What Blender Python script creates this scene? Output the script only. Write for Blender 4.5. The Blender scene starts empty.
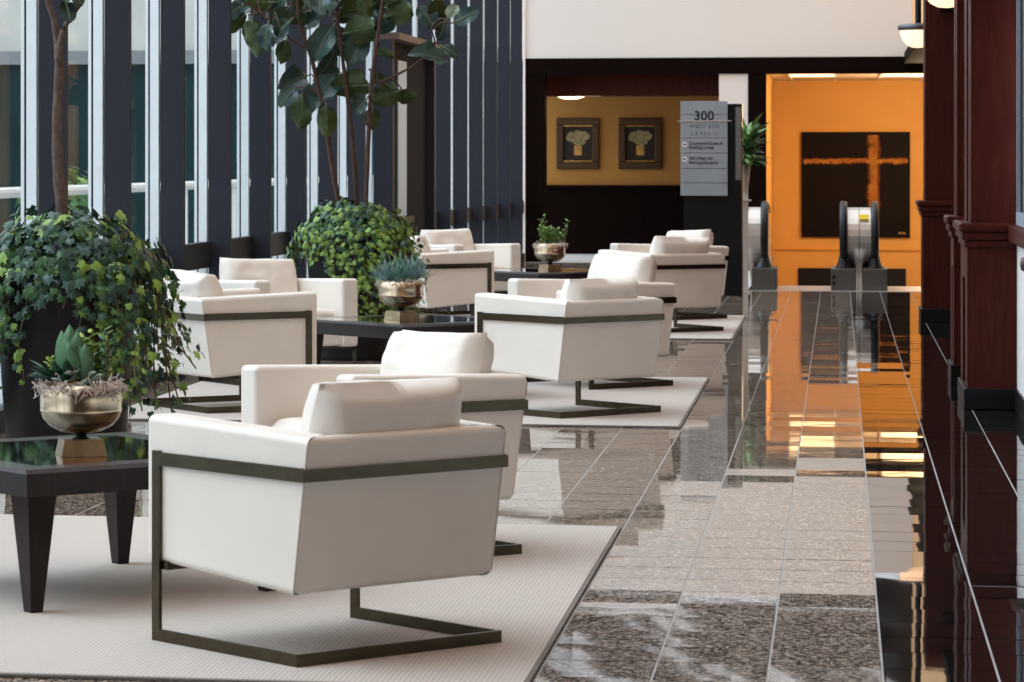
import bpy, bmesh, math, random
from mathutils import Vector, Matrix, noise as mnoise
random.seed(7)
R = math.radians
S = bpy.context.scene
COL = S.collection

# ------------------------------------------------------------------ camera, sky, exposure
F_PX, CX, HZ, VX, CAM_H = 3300.0, 250.0, 159.0, 839.0, 1.39
TH = math.atan((VX - CX) / F_PX)
cam_d = bpy.data.cameras.new('camera')
cam = bpy.data.objects.new('camera', cam_d); COL.objects.link(cam)
cam.location = (0, 0, CAM_H); cam.rotation_euler = (R(90), 0, TH)
cam_d.sensor_width = 36; cam_d.lens = F_PX / 1024 * 36
cam_d.shift_x = (512 - CX) / 1024; cam_d.shift_y = -(341 - HZ) / 1024
cam_d.clip_end = 300
cam_d.dof.use_dof = True; cam_d.dof.focus_distance = 14.5; cam_d.dof.aperture_fstop = 13
S.camera = cam

W = bpy.data.worlds.new('overcast_sky'); S.world = W; W.use_nodes = True
wb = W.node_tree.nodes['Background']
wb.inputs[0].default_value = (.94, .985, 1.045, 1); wb.inputs[1].default_value = 1.12
sun_d = bpy.data.lights.new('soft_sun', 'SUN'); sun_d.energy = 1.1; sun_d.angle = R(50); sun_d.color = (.82, .92, 1)
sun = bpy.data.objects.new('soft_sun', sun_d); COL.objects.link(sun)
sun.rotation_euler = Vector((-.8, .1, .95)).to_track_quat('Z', 'Y').to_euler()
S.view_settings.view_transform = 'Standard'; S.view_settings.look = 'None'
S.view_settings.gamma = 1; S.view_settings.use_curve_mapping = False
S.view_settings.exposure = 0.8

def at(x, y, Y):
    """photo pixel + depth along the corridor -> point"""
    xc = (x - CX) / F_PX; t = Y / (math.cos(TH) + xc * math.sin(TH))
    return Vector((t * (xc * math.cos(TH) - math.sin(TH)), Y, CAM_H - (y - HZ) / F_PX * t))

# ------------------------------------------------------------------ materials
MATS = {}
def mat(name, col, rough=.5, metal=0, var=0, vscale=8, bump=0, bscale=40, emit=0, spec=.3, coat=0, detail=3):
    if name in MATS: return MATS[name]
    m = bpy.data.materials.new(name); m.use_nodes = True; MATS[name] = m
    nt = m.node_tree; b = nt.nodes['Principled BSDF']
    c = (*col, 1)
    b.inputs['Base Color'].default_value = c; b.inputs['Roughness'].default_value = rough
    b.inputs['Metallic'].default_value = metal; b.inputs['Specular IOR Level'].default_value = spec
    if coat: b.inputs['Coat Weight'].default_value = coat; b.inputs['Coat Roughness'].default_value = .05
    if emit:
        b.inputs['Emission Color'].default_value = c; b.inputs['Emission Strength'].default_value = emit
    tc = nt.nodes.new('ShaderNodeTexCoord')
    if var:
        n = nt.nodes.new('ShaderNodeTexNoise'); n.inputs['Scale'].default_value = vscale; n.inputs['Detail'].default_value = detail
        nt.links.new(tc.outputs['Object'], n.inputs['Vector'])
        r = nt.nodes.new('ShaderNodeValToRGB')
        r.color_ramp.elements[0].position = .3; r.color_ramp.elements[1].position = .7
        r.color_ramp.elements[0].color = (*[v * (1 - var) for v in col], 1)
        r.color_ramp.elements[1].color = (*[min(1, v * (1 + var)) for v in col], 1)
        nt.links.new(n.outputs['Fac'], r.inputs[0]); nt.links.new(r.outputs[0], b.inputs['Base Color'])
    if bump:
        n2 = nt.nodes.new('ShaderNodeTexNoise'); n2.inputs['Scale'].default_value = bscale
        nt.links.new(tc.outputs['Object'], n2.inputs['Vector'])
        bp = nt.nodes.new('ShaderNodeBump'); bp.inputs['Strength'].default_value = bump; bp.inputs['Distance'].default_value = .01
        nt.links.new(n2.outputs['Fac'], bp.inputs['Height']); nt.links.new(bp.outputs[0], b.inputs['Normal'])
    return m

def granite(name, dark, mid, light, rough, pos=(.3, .55, .75)):
    m = bpy.data.materials.new(name); m.use_nodes = True; MATS[name] = m
    nt = m.node_tree; b = nt.nodes['Principled BSDF']; L = nt.links.new
    g = nt.nodes.new('ShaderNodeNewGeometry'); oi = nt.nodes.new('ShaderNodeObjectInfo')
    mu = nt.nodes.new('ShaderNodeVectorMath'); mu.operation = 'SCALE'; mu.inputs[0].default_value = (31, 17, 5)
    L(oi.outputs['Random'], mu.inputs['Scale'])
    ad = nt.nodes.new('ShaderNodeVectorMath'); ad.operation = 'ADD'; L(g.outputs['Position'], ad.inputs[0]); L(mu.outputs[0], ad.inputs[1])
    n = nt.nodes.new('ShaderNodeTexNoise'); n.inputs['Scale'].default_value = 70; n.inputs['Detail'].default_value = 5; n.inputs['Roughness'].default_value = .8
    L(ad.outputs[0], n.inputs['Vector'])
    vo = nt.nodes.new('ShaderNodeTexVoronoi'); vo.inputs['Scale'].default_value = 105; L(ad.outputs[0], vo.inputs['Vector'])
    sx = nt.nodes.new('ShaderNodeSeparateColor'); L(vo.outputs['Color'], sx.inputs[0])
    cm = nt.nodes.new('ShaderNodeMix'); cm.inputs[0].default_value = .45; L(n.outputs['Fac'], cm.inputs[2]); L(sx.outputs[0], cm.inputs[3])
    r = nt.nodes.new('ShaderNodeValToRGB'); e = r.color_ramp.elements
    e[0].position = pos[0]; e[0].color = (*dark, 1); e[1].position = pos[2]; e[1].color = (*light, 1)
    k = e.new(pos[1]); k.color = (*mid, 1)
    L(cm.outputs[0], r.inputs[0]); L(r.outputs[0], b.inputs['Base Color'])
    b.inputs['Roughness'].default_value = rough; b.inputs['IOR'].default_value = 1.52
    n2 = nt.nodes.new('ShaderNodeTexNoise'); n2.inputs['Scale'].default_value = 5; n2.inputs['Detail'].default_value = 1
    L(ad.outputs[0], n2.inputs['Vector'])
    bp = nt.nodes.new('ShaderNodeBump'); bp.inputs['Strength'].default_value = .05; bp.inputs['Distance'].default_value = .004
    L(n2.outputs['Fac'], bp.inputs['Height']); L(bp.outputs[0], b.inputs['Normal'])
    return m

def wood(name, c1, c2, rough, coat=.3, spec=.22):
    m = bpy.data.materials.new(name); m.use_nodes = True; MATS[name] = m
    nt = m.node_tree; b = nt.nodes['Principled BSDF']; L = nt.links.new
    tc = nt.nodes.new('ShaderNodeTexCoord'); mp = nt.nodes.new('ShaderNodeMapping'); mp.inputs['Scale'].default_value = (14, 14, 1.2)
    L(tc.outputs['Object'], mp.inputs['Vector'])
    n = nt.nodes.new('ShaderNodeTexNoise'); n.inputs['Scale'].default_value = 3; n.inputs['Detail'].default_value = 4; n.inputs['Distortion'].default_value = .6
    L(mp.outputs[0], n.inputs['Vector'])
    r = nt.nodes.new('ShaderNodeValToRGB'); r.color_ramp.elements[0].position = .3; r.color_ramp.elements[1].position = .7
    r.color_ramp.elements[0].color = (*c1, 1); r.color_ramp.elements[1].color = (*c2, 1)
    L(n.outputs['Fac'], r.inputs[0]); L(r.outputs[0], b.inputs['Base Color'])
    b.inputs['Roughness'].default_value = rough; b.inputs['Specular IOR Level'].default_value = spec; b.inputs['Coat Weight'].default_value = coat; b.inputs['Coat Roughness'].default_value = .08
    return m

def rug_mat():
    m = bpy.data.materials.new('woven_rug'); m.use_nodes = True
    nt = m.node_tree; b = nt.nodes['Principled BSDF']; L = nt.links.new
    tc = nt.nodes.new('ShaderNodeTexCoord')
    w = nt.nodes.new('ShaderNodeTexWave'); w.wave_type = 'BANDS'; w.bands_direction = 'X'
    w.inputs['Scale'].default_value = 22; w.inputs['Distortion'].default_value = .6; w.inputs['Detail'].default_value = 2; w.inputs['Detail Scale'].default_value = 3
    L(tc.outputs['Object'], w.inputs['Vector'])
    n = nt.nodes.new('ShaderNodeTexNoise'); n.inputs['Scale'].default_value = 60; n.inputs['Detail'].default_value = 3
    L(tc.outputs['Object'], n.inputs['Vector'])
    mx = nt.nodes.new('ShaderNodeMath'); mx.operation = 'MULTIPLY_ADD'; mx.inputs[1].default_value = .5
    L(n.outputs['Fac'], mx.inputs[0]); L(w.outputs['Fac'], mx.inputs[2])
    r = nt.nodes.new('ShaderNodeValToRGB'); r.color_ramp.elements[0].position = .2; r.color_ramp.elements[1].position = 1.2 / 1.5
    r.color_ramp.elements[0].color = (.47, .42, .385, 1); r.color_ramp.elements[1].color = (.56, .51, .47, 1)
    L(mx.outputs[0], r.inputs[0]); L(r.outputs[0], b.inputs['Base Color'])
    b.inputs['Roughness'].default_value = .95; b.inputs['Specular IOR Level'].default_value = .1
    bp = nt.nodes.new('ShaderNodeBump'); bp.inputs['Strength'].default_value = .2; bp.inputs['Distance'].default_value = .004
    L(mx.outputs[0], bp.inputs['Height']); L(bp.outputs[0], b.inputs['Normal'])
    return m

def glass(name, tint, refl=1.0):
    m = bpy.data.materials.new(name); m.use_nodes = True
    nt = m.node_tree; L = nt.links.new
    for n in list(nt.nodes): nt.nodes.remove(n)
    o = nt.nodes.new('ShaderNodeOutputMaterial'); mx = nt.nodes.new('ShaderNodeMixShader')
    t = nt.nodes.new('ShaderNodeBsdfTransparent'); t.inputs[0].default_value = (*tint, 1)
    g = nt.nodes.new('ShaderNodeBsdfGlossy'); g.inputs['Roughness'].default_value = .01
    lw = nt.nodes.new('ShaderNodeLayerWeight'); lw.inputs[0].default_value = .5
    pw = nt.nodes.new('ShaderNodeMath'); pw.operation = 'POWER'; pw.inputs[1].default_value = 5; L(lw.outputs['Facing'], pw.inputs[0])
    fr = nt.nodes.new('ShaderNodeMath'); fr.operation = 'MULTIPLY_ADD'; fr.inputs[1].default_value = .16; fr.inputs[2].default_value = .015; L(pw.outputs[0], fr.inputs[0])
    L(fr.outputs[0], mx.inputs[0]); L(t.outputs[0], mx.inputs[1]); L(g.outputs[0], mx.inputs[2]); L(mx.outputs[0], o.inputs[0])
    return m

M_white = mat('ivory_leather', (.81, .755, .695), .42, var=.03, vscale=5, bump=.12, bscale=9, spec=.4)
M_bronze = mat('dark_bronze_bar', (.085, .070, .047), .3, 1, var=.15, vscale=20)
M_seam = mat('seam_thread', (.66, .61, .55), .7)
M_brown = granite('brown_granite', (.014, .010, .008), (.17, .125, .097), (.72, .59, .49), .03, (.28, .5, .76))
M_black = granite('black_granite', (.006, .005, .005), (.009, .008, .008), (.016, .013, .013), .02)
M_grout = mat('grout', (.42, .42, .42), .8, var=.1)
M_rug = rug_mat()
M_rugedge = mat('rug_binding', (.20, .18, .165), .9, var=.1, vscale=30)
M_mahog = wood('mahogany', (.040, .0075, .0045), (.070, .013, .008), .42, .0, .12)
M_espresso = wood('espresso_wood', (.010, .006, .0055), (.020, .010, .009), .3, .08)
M_dkbrown = wood('dark_brown_wood', (.004, .0016, .0013), (.007, .003, .0022), .7, 0, .04)
M_cream = mat('cream_plaster', (.78, .745, .72), .85, var=.02, vscale=.6)
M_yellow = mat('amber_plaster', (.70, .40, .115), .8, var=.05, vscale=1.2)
M_fin = mat('charcoal_fin', (.026, .029, .041), .55, 0, var=.06, vscale=3, spec=.15)
M_alu = mat('pale_aluminium', (.84, .90, .96), .45, 0, var=.03)
M_gasket = mat('black_gasket', (.01, .012, .014), .5)
M_glass = glass('window_glass', (.955, .985, .99))
M_planter = mat('charcoal_planter', (.022, .022, .026), .45, var=.15, vscale=4)
M_soil = mat('soil', (.02, .014, .01), .95, var=.3, vscale=40, bump=.5)
M_bark = mat('grey_bark', (.115, .082, .067), .85, var=.35, vscale=35, bump=.6, bscale=60)
M_bark2 = mat('brown_bark', (.075, .04, .03), .8, var=.3, vscale=30, bump=.4)
M_stem = mat('vine_stem', (.12, .09, .05), .8)
M_ivy = [mat('ivy_dark', (.018, .058, .034), .36, var=.3, vscale=20), mat('ivy_mid', (.05, .13, .045), .38, var=.3, vscale=20),
         mat('ivy_light', (.20, .33, .065), .42, var=.25, vscale=20), mat('ivy_teal', (.04, .09, .075), .34, var=.25, vscale=20)]
M_fig = [mat('fig_teal', (.027, .060, .052), .33, var=.25, vscale=9), mat('fig_olive', (.036, .055, .012), .45, var=.25, vscale=9),
         mat('fig_dark', (.02, .05, .045), .33, var=.25, vscale=9), mat('fig_pale', (.20, .27, .19), .4, var=.2, vscale=9)]
M_gold = mat('brushed_champagne_metal', (.62, .50, .36), .24, 1, var=.12, vscale=14)
M_goldb = mat('aged_brass_block', (.36, .28, .175), .35, .85, var=.3, vscale=16)
M_moss = mat('dry_moss', (.60, .53, .49), .9, var=.25, vscale=60)
M_steel = mat('brushed_steel', (.66, .62, .58), .3, .6, var=.06)
M_rubber = mat('black_rubber', (.012, .014, .017), .3)
M_blackpl = mat('black_laminate', (.006, .0065, .007), .35, spec=.2)
M_sign = mat('grey_sign_metal', (.33, .37, .41), .45, .35, var=.05, vscale=6)
M_ink = mat('dark_lettering', (.02, .022, .026), .6)
M_whitepaint = mat('white_paint', (.78, .77, .76), .5)

# ------------------------------------------------------------------ builders
def obj(name, bm_or_me, m=None, parent=None, loc=None, rot=None, smooth=False):
    if isinstance(bm_or_me, bmesh.types.BMesh):
        me = bpy.data.meshes.new(name); bm_or_me.normal_update(); bm_or_me.to_mesh(me); bm_or_me.free()
    else: me = bm_or_me
    if m is not None and not me.materials:
        for q in (m if isinstance(m, (list, tuple)) else [m]): me.materials.append(q)
    if smooth:
        me.polygons.foreach_set('use_smooth', [True] * len(me.polygons))
    o = bpy.data.objects.new(name, me); COL.objects.link(o)
    if parent is not None: o.parent = parent
    if loc is not None: o.location = loc
    if rot is not None: o.rotation_euler = rot
    return o
def tag(o, label=None, cat=None, group=None, kind=None):
    if label: o['label'] = label
    if cat: o['category'] = cat
    if group: o['group'] = group
    if kind: o['kind'] = kind
    return o
def empty(name, loc=(0, 0, 0), rz=0, parent=None):
    o = bpy.data.objects.new(name, None); COL.objects.link(o); o.location = loc; o.rotation_euler = (0, 0, rz)
    o.empty_display_size = .1
    if parent is not None: o.parent = parent
    return o
def copy_tree(o, parent=None):
    c = o.copy(); COL.objects.link(c)
    if parent is not None: c.parent = parent
    for ch in list(o.children): copy_tree(ch, c)
    return c
def hexa(bm, v8):
    """8 corners: bottom 4 ccw then top 4"""
    v = [bm.verts.new(p) for p in v8]
    fs = [(0, 3, 2, 1), (4, 5, 6, 7), (0, 1, 5, 4), (1, 2, 6, 5), (2, 3, 7, 6), (3, 0, 4, 7)]
    return [bm.faces.new([v[i] for i in f]) for f in fs]
def box(bm, x0, x1, y0, y1, z0, z1):
    return hexa(bm, [(x0, y0, z0), (x1, y0, z0), (x1, y1, z0), (x0, y1, z0), (x0, y0, z1), (x1, y0, z1), (x1, y1, z1), (x0, y1, z1)])
def bbox(*a, bev=0, seg=2):
    bm = bmesh.new(); box(bm, *a)
    if bev: bmesh.ops.bevel(bm, geom=bm.edges[:], offset=bev, segments=seg, profile=.5, affect='EDGES')
    return bm
def lathe(bm, prof, n=32, c=(0, 0, 0)):
    rings = []
    for r, z in prof:
        rings.append([bm.verts.new((c[0] + r * math.cos(2 * math.pi * i / n), c[1] + r * math.sin(2 * math.pi * i / n), c[2] + z)) for i in range(n)])
    for a, b in zip(rings, rings[1:]):
        for i in range(n):
            j = (i + 1) % n; bm.faces.new((a[i], a[j], b[j], b[i]))
    bm.faces.new(list(reversed(rings[0]))); bm.faces.new(rings[-1])
    return bm
def tube(bm, pts, rad, n=6, cap=True):
    pts = [Vector(p) for p in pts]
    rads = rad if isinstance(rad, (list, tuple)) else [rad] * len(pts)
    rings = []
    for i, p in enumerate(pts):
        d = (pts[min(i + 1, len(pts) - 1)] - pts[max(i - 1, 0)])
        if d.length < 1e-9: d = Vector((0, 0, 1))
        d.normalize()
        u = d.cross(Vector((0, 0, 1)) if abs(d.z) < .9 else Vector((1, 0, 0))).normalized(); w = d.cross(u)
        rings.append([bm.verts.new(p + (u * math.cos(2 * math.pi * k / n) + w * math.sin(2 * math.pi * k / n)) * rads[i]) for k in range(n)])
    for a, b in zip(rings, rings[1:]):
        for i in range(n):
            j = (i + 1) % n; bm.faces.new((a[i], a[j], b[j], b[i]))
    if cap:
        bm.faces.new(list(reversed(rings[0]))); bm.faces.new(rings[-1])
def smooth_pts(pts, sub=5):
    pts = [Vector(p) for p in pts]; out = []
    for i in range(len(pts) - 1):
        p0, p1, p2, p3 = pts[max(i - 1, 0)], pts[i], pts[i + 1], pts[min(i + 2, len(pts) - 1)]
        for k in range(sub):
            t = k / sub
            out.append(.5 * ((2 * p1) + (p2 - p0) * t + (2 * p0 - 5 * p1 + 4 * p2 - p3) * t * t + (3 * p1 - p0 - 3 * p2 + p3) * t ** 3))
    out.append(pts[-1]); return out
def sbox(name, a, m, parent=None, bev=0):
    o = obj(name, bbox(*a, bev=bev), m, parent)
    if parent is None: o['kind'] = 'structure'
    return o

# ------------------------------------------------------------------ floor and tiles
TP, X0J, Y0J = .305, .116, 9.78
Y_WELL, Y_BACK, X_R = 35.25, 44.5, .97
fl = bmesh.new()
box(fl, -4.3, X_R + .4, -9, Y_WELL - .1, -.15, -.0016)
box(fl, -4.3, -.95, Y_WELL - .1, 49, -.15, -.0016)
floor = obj('floor', fl, M_grout); floor['kind'] = 'structure'
def tile_mesh(m):
    bm = bmesh.new(); h = (TP - .0042) / 2; c = .0012
    vs = [(-h, -h, -.006), (h, -h, -.006), (h, h, -.006), (-h, h, -.006), (-h + c, -h + c, 0), (h - c, -h + c, 0), (h - c, h - c, 0), (-h + c, h - c, 0)]
    hexa(bm, vs); me = bpy.data.meshes.new('tile'); bm.to_mesh(me); bm.free(); me.materials.append(m); return me
TB, TK = tile_mesh(M_brown), tile_mesh(M_black)
RUGS = [(-2.355, 10.52), (-2.355, 19.08), (-2.355, 27.5)]
RW, RL = 3.10, 3.85
def on_rug(x, y, mrg=.16):
    return any(abs(x - a) < RW / 2 - mrg and abs(y - b) < RL / 2 - mrg for a, b in RUGS)
cand, rest = [], []
for i in range(-15, 4):
    for j in range(-6, 113):
        x = X0J + (i + .5) * TP; y = Y0J + (j + .5) * TP
        if x < -4.35 or (y > Y_WELL - .2 and x > -1.1) or y > 44.3: continue
        if on_rug(x, y): continue
        px = VX + F_PX * x / math.cos(TH) / (y / 1.01)
        vis = -30 < px < 1060 and y > 8.75
        (cand if vis and y < 17.5 else rest).append((x, y, i >= 0))
cand.sort(key=lambda q: q[1])
rest += cand[300:]; cand = cand[:300]
rt = random.Random(3)
for x, y, dk in cand:
    o = bpy.data.objects.new('tile', TK if dk else TB); COL.objects.link(o); o.parent = floor
    o.location = (x, y, 0); o.rotation_euler = (rt.gauss(0, .0027), rt.gauss(0, .0008), 0)
tb = bmesh.new(); h = (TP - .0042) / 2
for x, y, dk in rest:
    a, b = rt.gauss(0, .0027), rt.gauss(0, .0008)
    cs = [(-h, -h), (h, -h), (h, h), (-h, h)]
    fs = hexa(tb, [(x + u, y + v, -.006) for u, v in cs] + [(x + u, y + v, u * b + v * a) for u, v in cs])
    for f in fs: f.material_index = 1 if dk else 0
o = obj('distant_tiles', tb, [M_brown, M_black], floor); o['kind'] = 'stuff'

# ------------------------------------------------------------------ left window wall
XF, FIN_P, FIN_Y0, FIN_D, ZTOP = -4.2, 1.605, 17.12, .147, 6.6
wl = empty('wall_left', (XF, 12, 0)); wl['kind'] = 'structure'
def wpart(name, a, m, parent, bev=0):
    o = obj(name, bbox(*a, bev=bev), m); o.parent = parent
    o.matrix_parent_inverse = Matrix.Translation(-Vector(parent.location)); return o
n_bays = 18   # bays; the last one ends on the back wall and has no fin
fin_me = None
for i in range(-8, n_bays - 1):
    y = FIN_Y0 + i * FIN_P
    if fin_me is None:
        fin_me = bpy.data.meshes.new('fin'); b = bmesh.new()
        box(b, 0, FIN_D, 0, .06, 0, ZTOP); b.to_mesh(b and fin_me); b.free(); fin_me.materials.append(M_fin)
    o = bpy.data.objects.new('fin', fin_me); COL.objects.link(o); o.parent = wl; o.location = (0, y - 12, 0)
wpart('base_rail', (XF - .08, XF + .03, 4, Y_BACK, 0, .12), M_fin, wl)
wpart('head_rail', (XF - .08, XF + .1, 4, Y_BACK, ZTOP, ZTOP + .4), M_fin, wl)
DOOR_BAYS = (9,)
wcount = 0
for i in range(-8, n_bays):
    y = FIN_Y0 + i * FIN_P; y1 = y + FIN_P
    if y1 > Y_BACK: y1 = Y_BACK
    if y1 - y < .3: continue
    wcount += 1
    w = empty('window_%d' % wcount, (XF, y, 0)); w['kind'] = 'structure'
    ztop_glass = ZTOP
    wpart('pane', (XF - .012, XF - .004, y + .1, y1, .83, ZTOP), M_glass, w)
    wpart('lower_pane', (XF - .012, XF - .004, y + .1, y1, .12, .66), M_glass, w)
    wpart('sill_rail', (XF - .05, XF + .02, y + .1, y1, .66, .83), M_fin, w)
    # pale outer mullion seen through the glass, split by a dark gasket
    wpart('mullion', (XF - .068, XF - .013, y + .0, y + .05, .12, ZTOP), M_alu, w)
    wpart('gasket', (XF - .08, XF - .068, y + .005, y + .05, .12, ZTOP), M_gasket, w)
    wpart('outer_mullion', (XF - .098, XF - .08, y + .0, y + .05, .12, ZTOP), M_alu, w)
# door in the window wall with a projecting header
dy0, dy1 = 29.2, 32.4
d = empty('door_1', (XF, dy0, 0)); d['kind'] = 'structure'
wpart('header', (XF, XF + .34, dy0, dy1, 2.46, 2.52), mat('brown_header', (.10, .065, .055), .5), d)
wpart('door_leaf', (XF + .16, XF + .20, dy0 + .12, dy1 - .12, .03, 2.46), mat('dark_door', (.016, .018, .025), .8, spec=.08), d)
wpart('jamb', (XF + .16, XF + .28, dy0, dy0 + .12, 0, 2.46), M_fin, d)
wpart('jamb', (XF + .16, XF + .28, dy1 - .12, dy1, 0, 2.46), M_fin, d)
wpart('painted_side_light', (XF + .2, XF + .206, 30.15, 30.75, .84, 2.3), mat('daylight_blue_strip', (.55, .74, .95), .5), d)  # opaque strip tinted pale blue for daylight seen through door glass
wpart('door_handle', (XF + .2, XF + .27, 30.1, 30.8, .80, .86), M_gasket, d)

# ------------------------------------------------------------------ outside the windows
sbox('ground', (-60, XF - .14, -10, 62, -.4, -.25), mat('pale_pavement', (.30, .33, .34), .9, var=.15, vscale=1))
eb = empty('office_building', (-20, 60, -.25))
tag(eb, 'office building with dark green glass and pale stone upper floors beyond the windows', 'building')
wpart('stone_upper', (-45, -4.6, 60, 64, 3.4, 14), mat('pale_stone', (.50, .50, .47), .9, var=.08, vscale=1), eb)
wpart('concrete_band', (-45, -4.6, 59.8, 64, 3.15, 3.4), mat('grey_band', (.20, .22, .23), .8, var=.08), eb)
gmat = mat('dark_green_glass', (.008, .028, .032), .25, 0, spec=.1, var=.35, vscale=.7)
for k in range(18):
    x = -42 + k * 2.1
    wpart('glazing', (x + .06, x + 2.1, 60, 60.2, -.25, 3.15), gmat, eb)
    wpart('glazing_mullion', (x - .04, x + .06, 59.95, 60.25, -.25, 3.15), mat('green_mullion', (.03, .055, .055), .5), eb)
rl = empty('guard_rail', (-8, 20, -.25)); tag(rl, 'white tubular guard rail running outside the windows', 'railing')
b = bmesh.new(); tube(b, [(-8, 12, 1.06), (-8, 58, 1.06)], .055, 10); o = obj('top_tube', b, M_whitepaint, rl); o.matrix_parent_inverse = Matrix.Translation((8, -20, .25))
for k in range(14):
    wpart('post', (-8.03, -7.97, 13 + k * 3.4, 13.06 + k * 3.4, -.25, 1.01), M_whitepaint, rl)

# ------------------------------------------------------------------ back of the hall
TR = Y_BACK
c0 = at(527, 58.5, TR); zc = c0.z; xl = c0.x
zh = at(800, 73.5, TR).z
sbox('wall_back', (XF - .1, 1.6, TR, TR + .3, zc, 4.45), M_cream)
up = empty('window_40', (-2, TR, 4.5)); up['kind'] = 'structure'
wpart('dark_pane', (XF, 3, TR + .1, TR + .15, 4.5, 9), mat('dark_upper_glass', (.01, .012, .014), .05), up)
rb = random.Random(2)
for k in range(16):
    x = -6.5 + k * .5 + rb.uniform(-.15, .15); tk = rb.uniform(.05, .12); ln = rb.uniform(1.2, 2.6); z = 4.55 + rb.uniform(0, 1.0); x1 = min(x + ln, 2.9); z1 = z + ln * .62
    b = bmesh.new(); hexa(b, [(x, TR, z), (x1, TR, z1), (x1, TR + .1, z1), (x, TR + .1, z), (x, TR, z + tk), (x1, TR, z1 + tk), (x1, TR + .1, z1 + tk), (x, TR + .1, z + tk)])
    o = obj('streak_bar', b, M_alu, up); o.matrix_parent_inverse = Matrix.Translation(-Vector(up.location))  # unseen bars, added to mirror as pale streaks in the floor
sbox('trim_1', (xl - .02, 1.6, TR - .03, TR + .3, zh, zc), M_dkbrown)
def px_box(name, x0, x1, ya, yb, Y, dep, m, parent=None, bev=0):
    p, q = at(x0, ya, Y), at(x1, yb, Y)
    o = obj(name, bbox(p.x, q.x, Y, Y + dep, q.z, p.z, bev=bev), m)
    if parent is not None:
        o.parent = parent; o.matrix_parent_inverse = Matrix.Translation(-Vector(parent.location))
    return o
def Xat(x, Y): return at(x, HZ, Y).x
def Zat(x, y, Y): return at(x, y, Y).z
sbox('trim_2', (xl - .02, Xat(545, TR), TR - .02, TR + .3, 0, zh), M_dkbrown)
sbox('trim_3', (xl - .05, xl - .02, TR - .06, TR + .3, 0, 4.45), M_cream)
sbox('trim_4', (Xat(748, TR), Xat(766, TR), TR - .02, TR + .25, 0, zh), M_dkbrown)
sbox('wall_pier', (Xat(719, TR), Xat(748, TR), TR, TR + .25, 0, zh), M_cream)
# left recess with pictures
YR = 48.5
sbox('trim_5', (Xat(530, TR), Xat(719, TR), TR + .6, TR + 1.0, Zat(600, 96, TR + .6), zh + .1), M_mahog)
M_shadedamber = mat('shaded_amber_plaster', (.36, .175, .042), .8, var=.05, vscale=1.2)  # amber plaster with the recess's shade put into the colour
sbox('wall_recess', (XF - .2, Xat(748, YR) + .2, YR, YR + .1, .0, 3.2), M_shadedamber)
sbox('wall_recess_side', (Xat(748, TR) - .02, Xat(748, TR) + .02, TR + .25, YR, 0, 3.2), M_shadedamber)
zw = Zat(600, 185, YR - .08)
wb_ = sbox('baseboard_back', (XF - .2, Xat(748, YR) + .1, YR - .06, YR, 0, zw), M_dkbrown)
sbox('trim_6', (XF - .2, Xat(748, YR) + .1, YR - .09, YR, zw - .05, zw), M_dkbrown)
sbox('ceiling_recess', (XF - .2, Xat(752, TR), TR + .3, YR + .1, 2.62, 2.7), M_dkbrown)
# ceiling bowl lamp in the recess
lp = at(571, 97, 46.8)
L1 = empty('ceiling_lamp', (lp.x, lp.y, 2.62)); tag(L1, 'shallow glowing bowl lamp on the recess ceiling above the framed pictures', 'lamp')
b = bmesh.new(); zb = lp.z - 2.62
lathe(b, [(.005, zb - .03), (.10, zb - .025), (.18, zb - .0), (.23, zb + .03), (.235, zb + .04)], 28)
obj('glass_bowl', b, mat('lamp_glow', (1, .72, .42), .4, emit=5), L1, smooth=True)
b = bmesh.new(); lathe(b, [(.02, zb + .03), (.02, -.02), (.08, -.02), (.08, 0)], 16); obj('stem', b, M_blackpl, L1)
pl = bpy.data.lights.new('lamp_light', 'POINT'); pl.energy = 3; pl.color = (1, .68, .36); pl.shadow_soft_size = .15
po = bpy.data.objects.new('lamp_light', pl); COL.objects.link(po); po.location = (lp.x + .3, lp.y, lp.z - .15)

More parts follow.
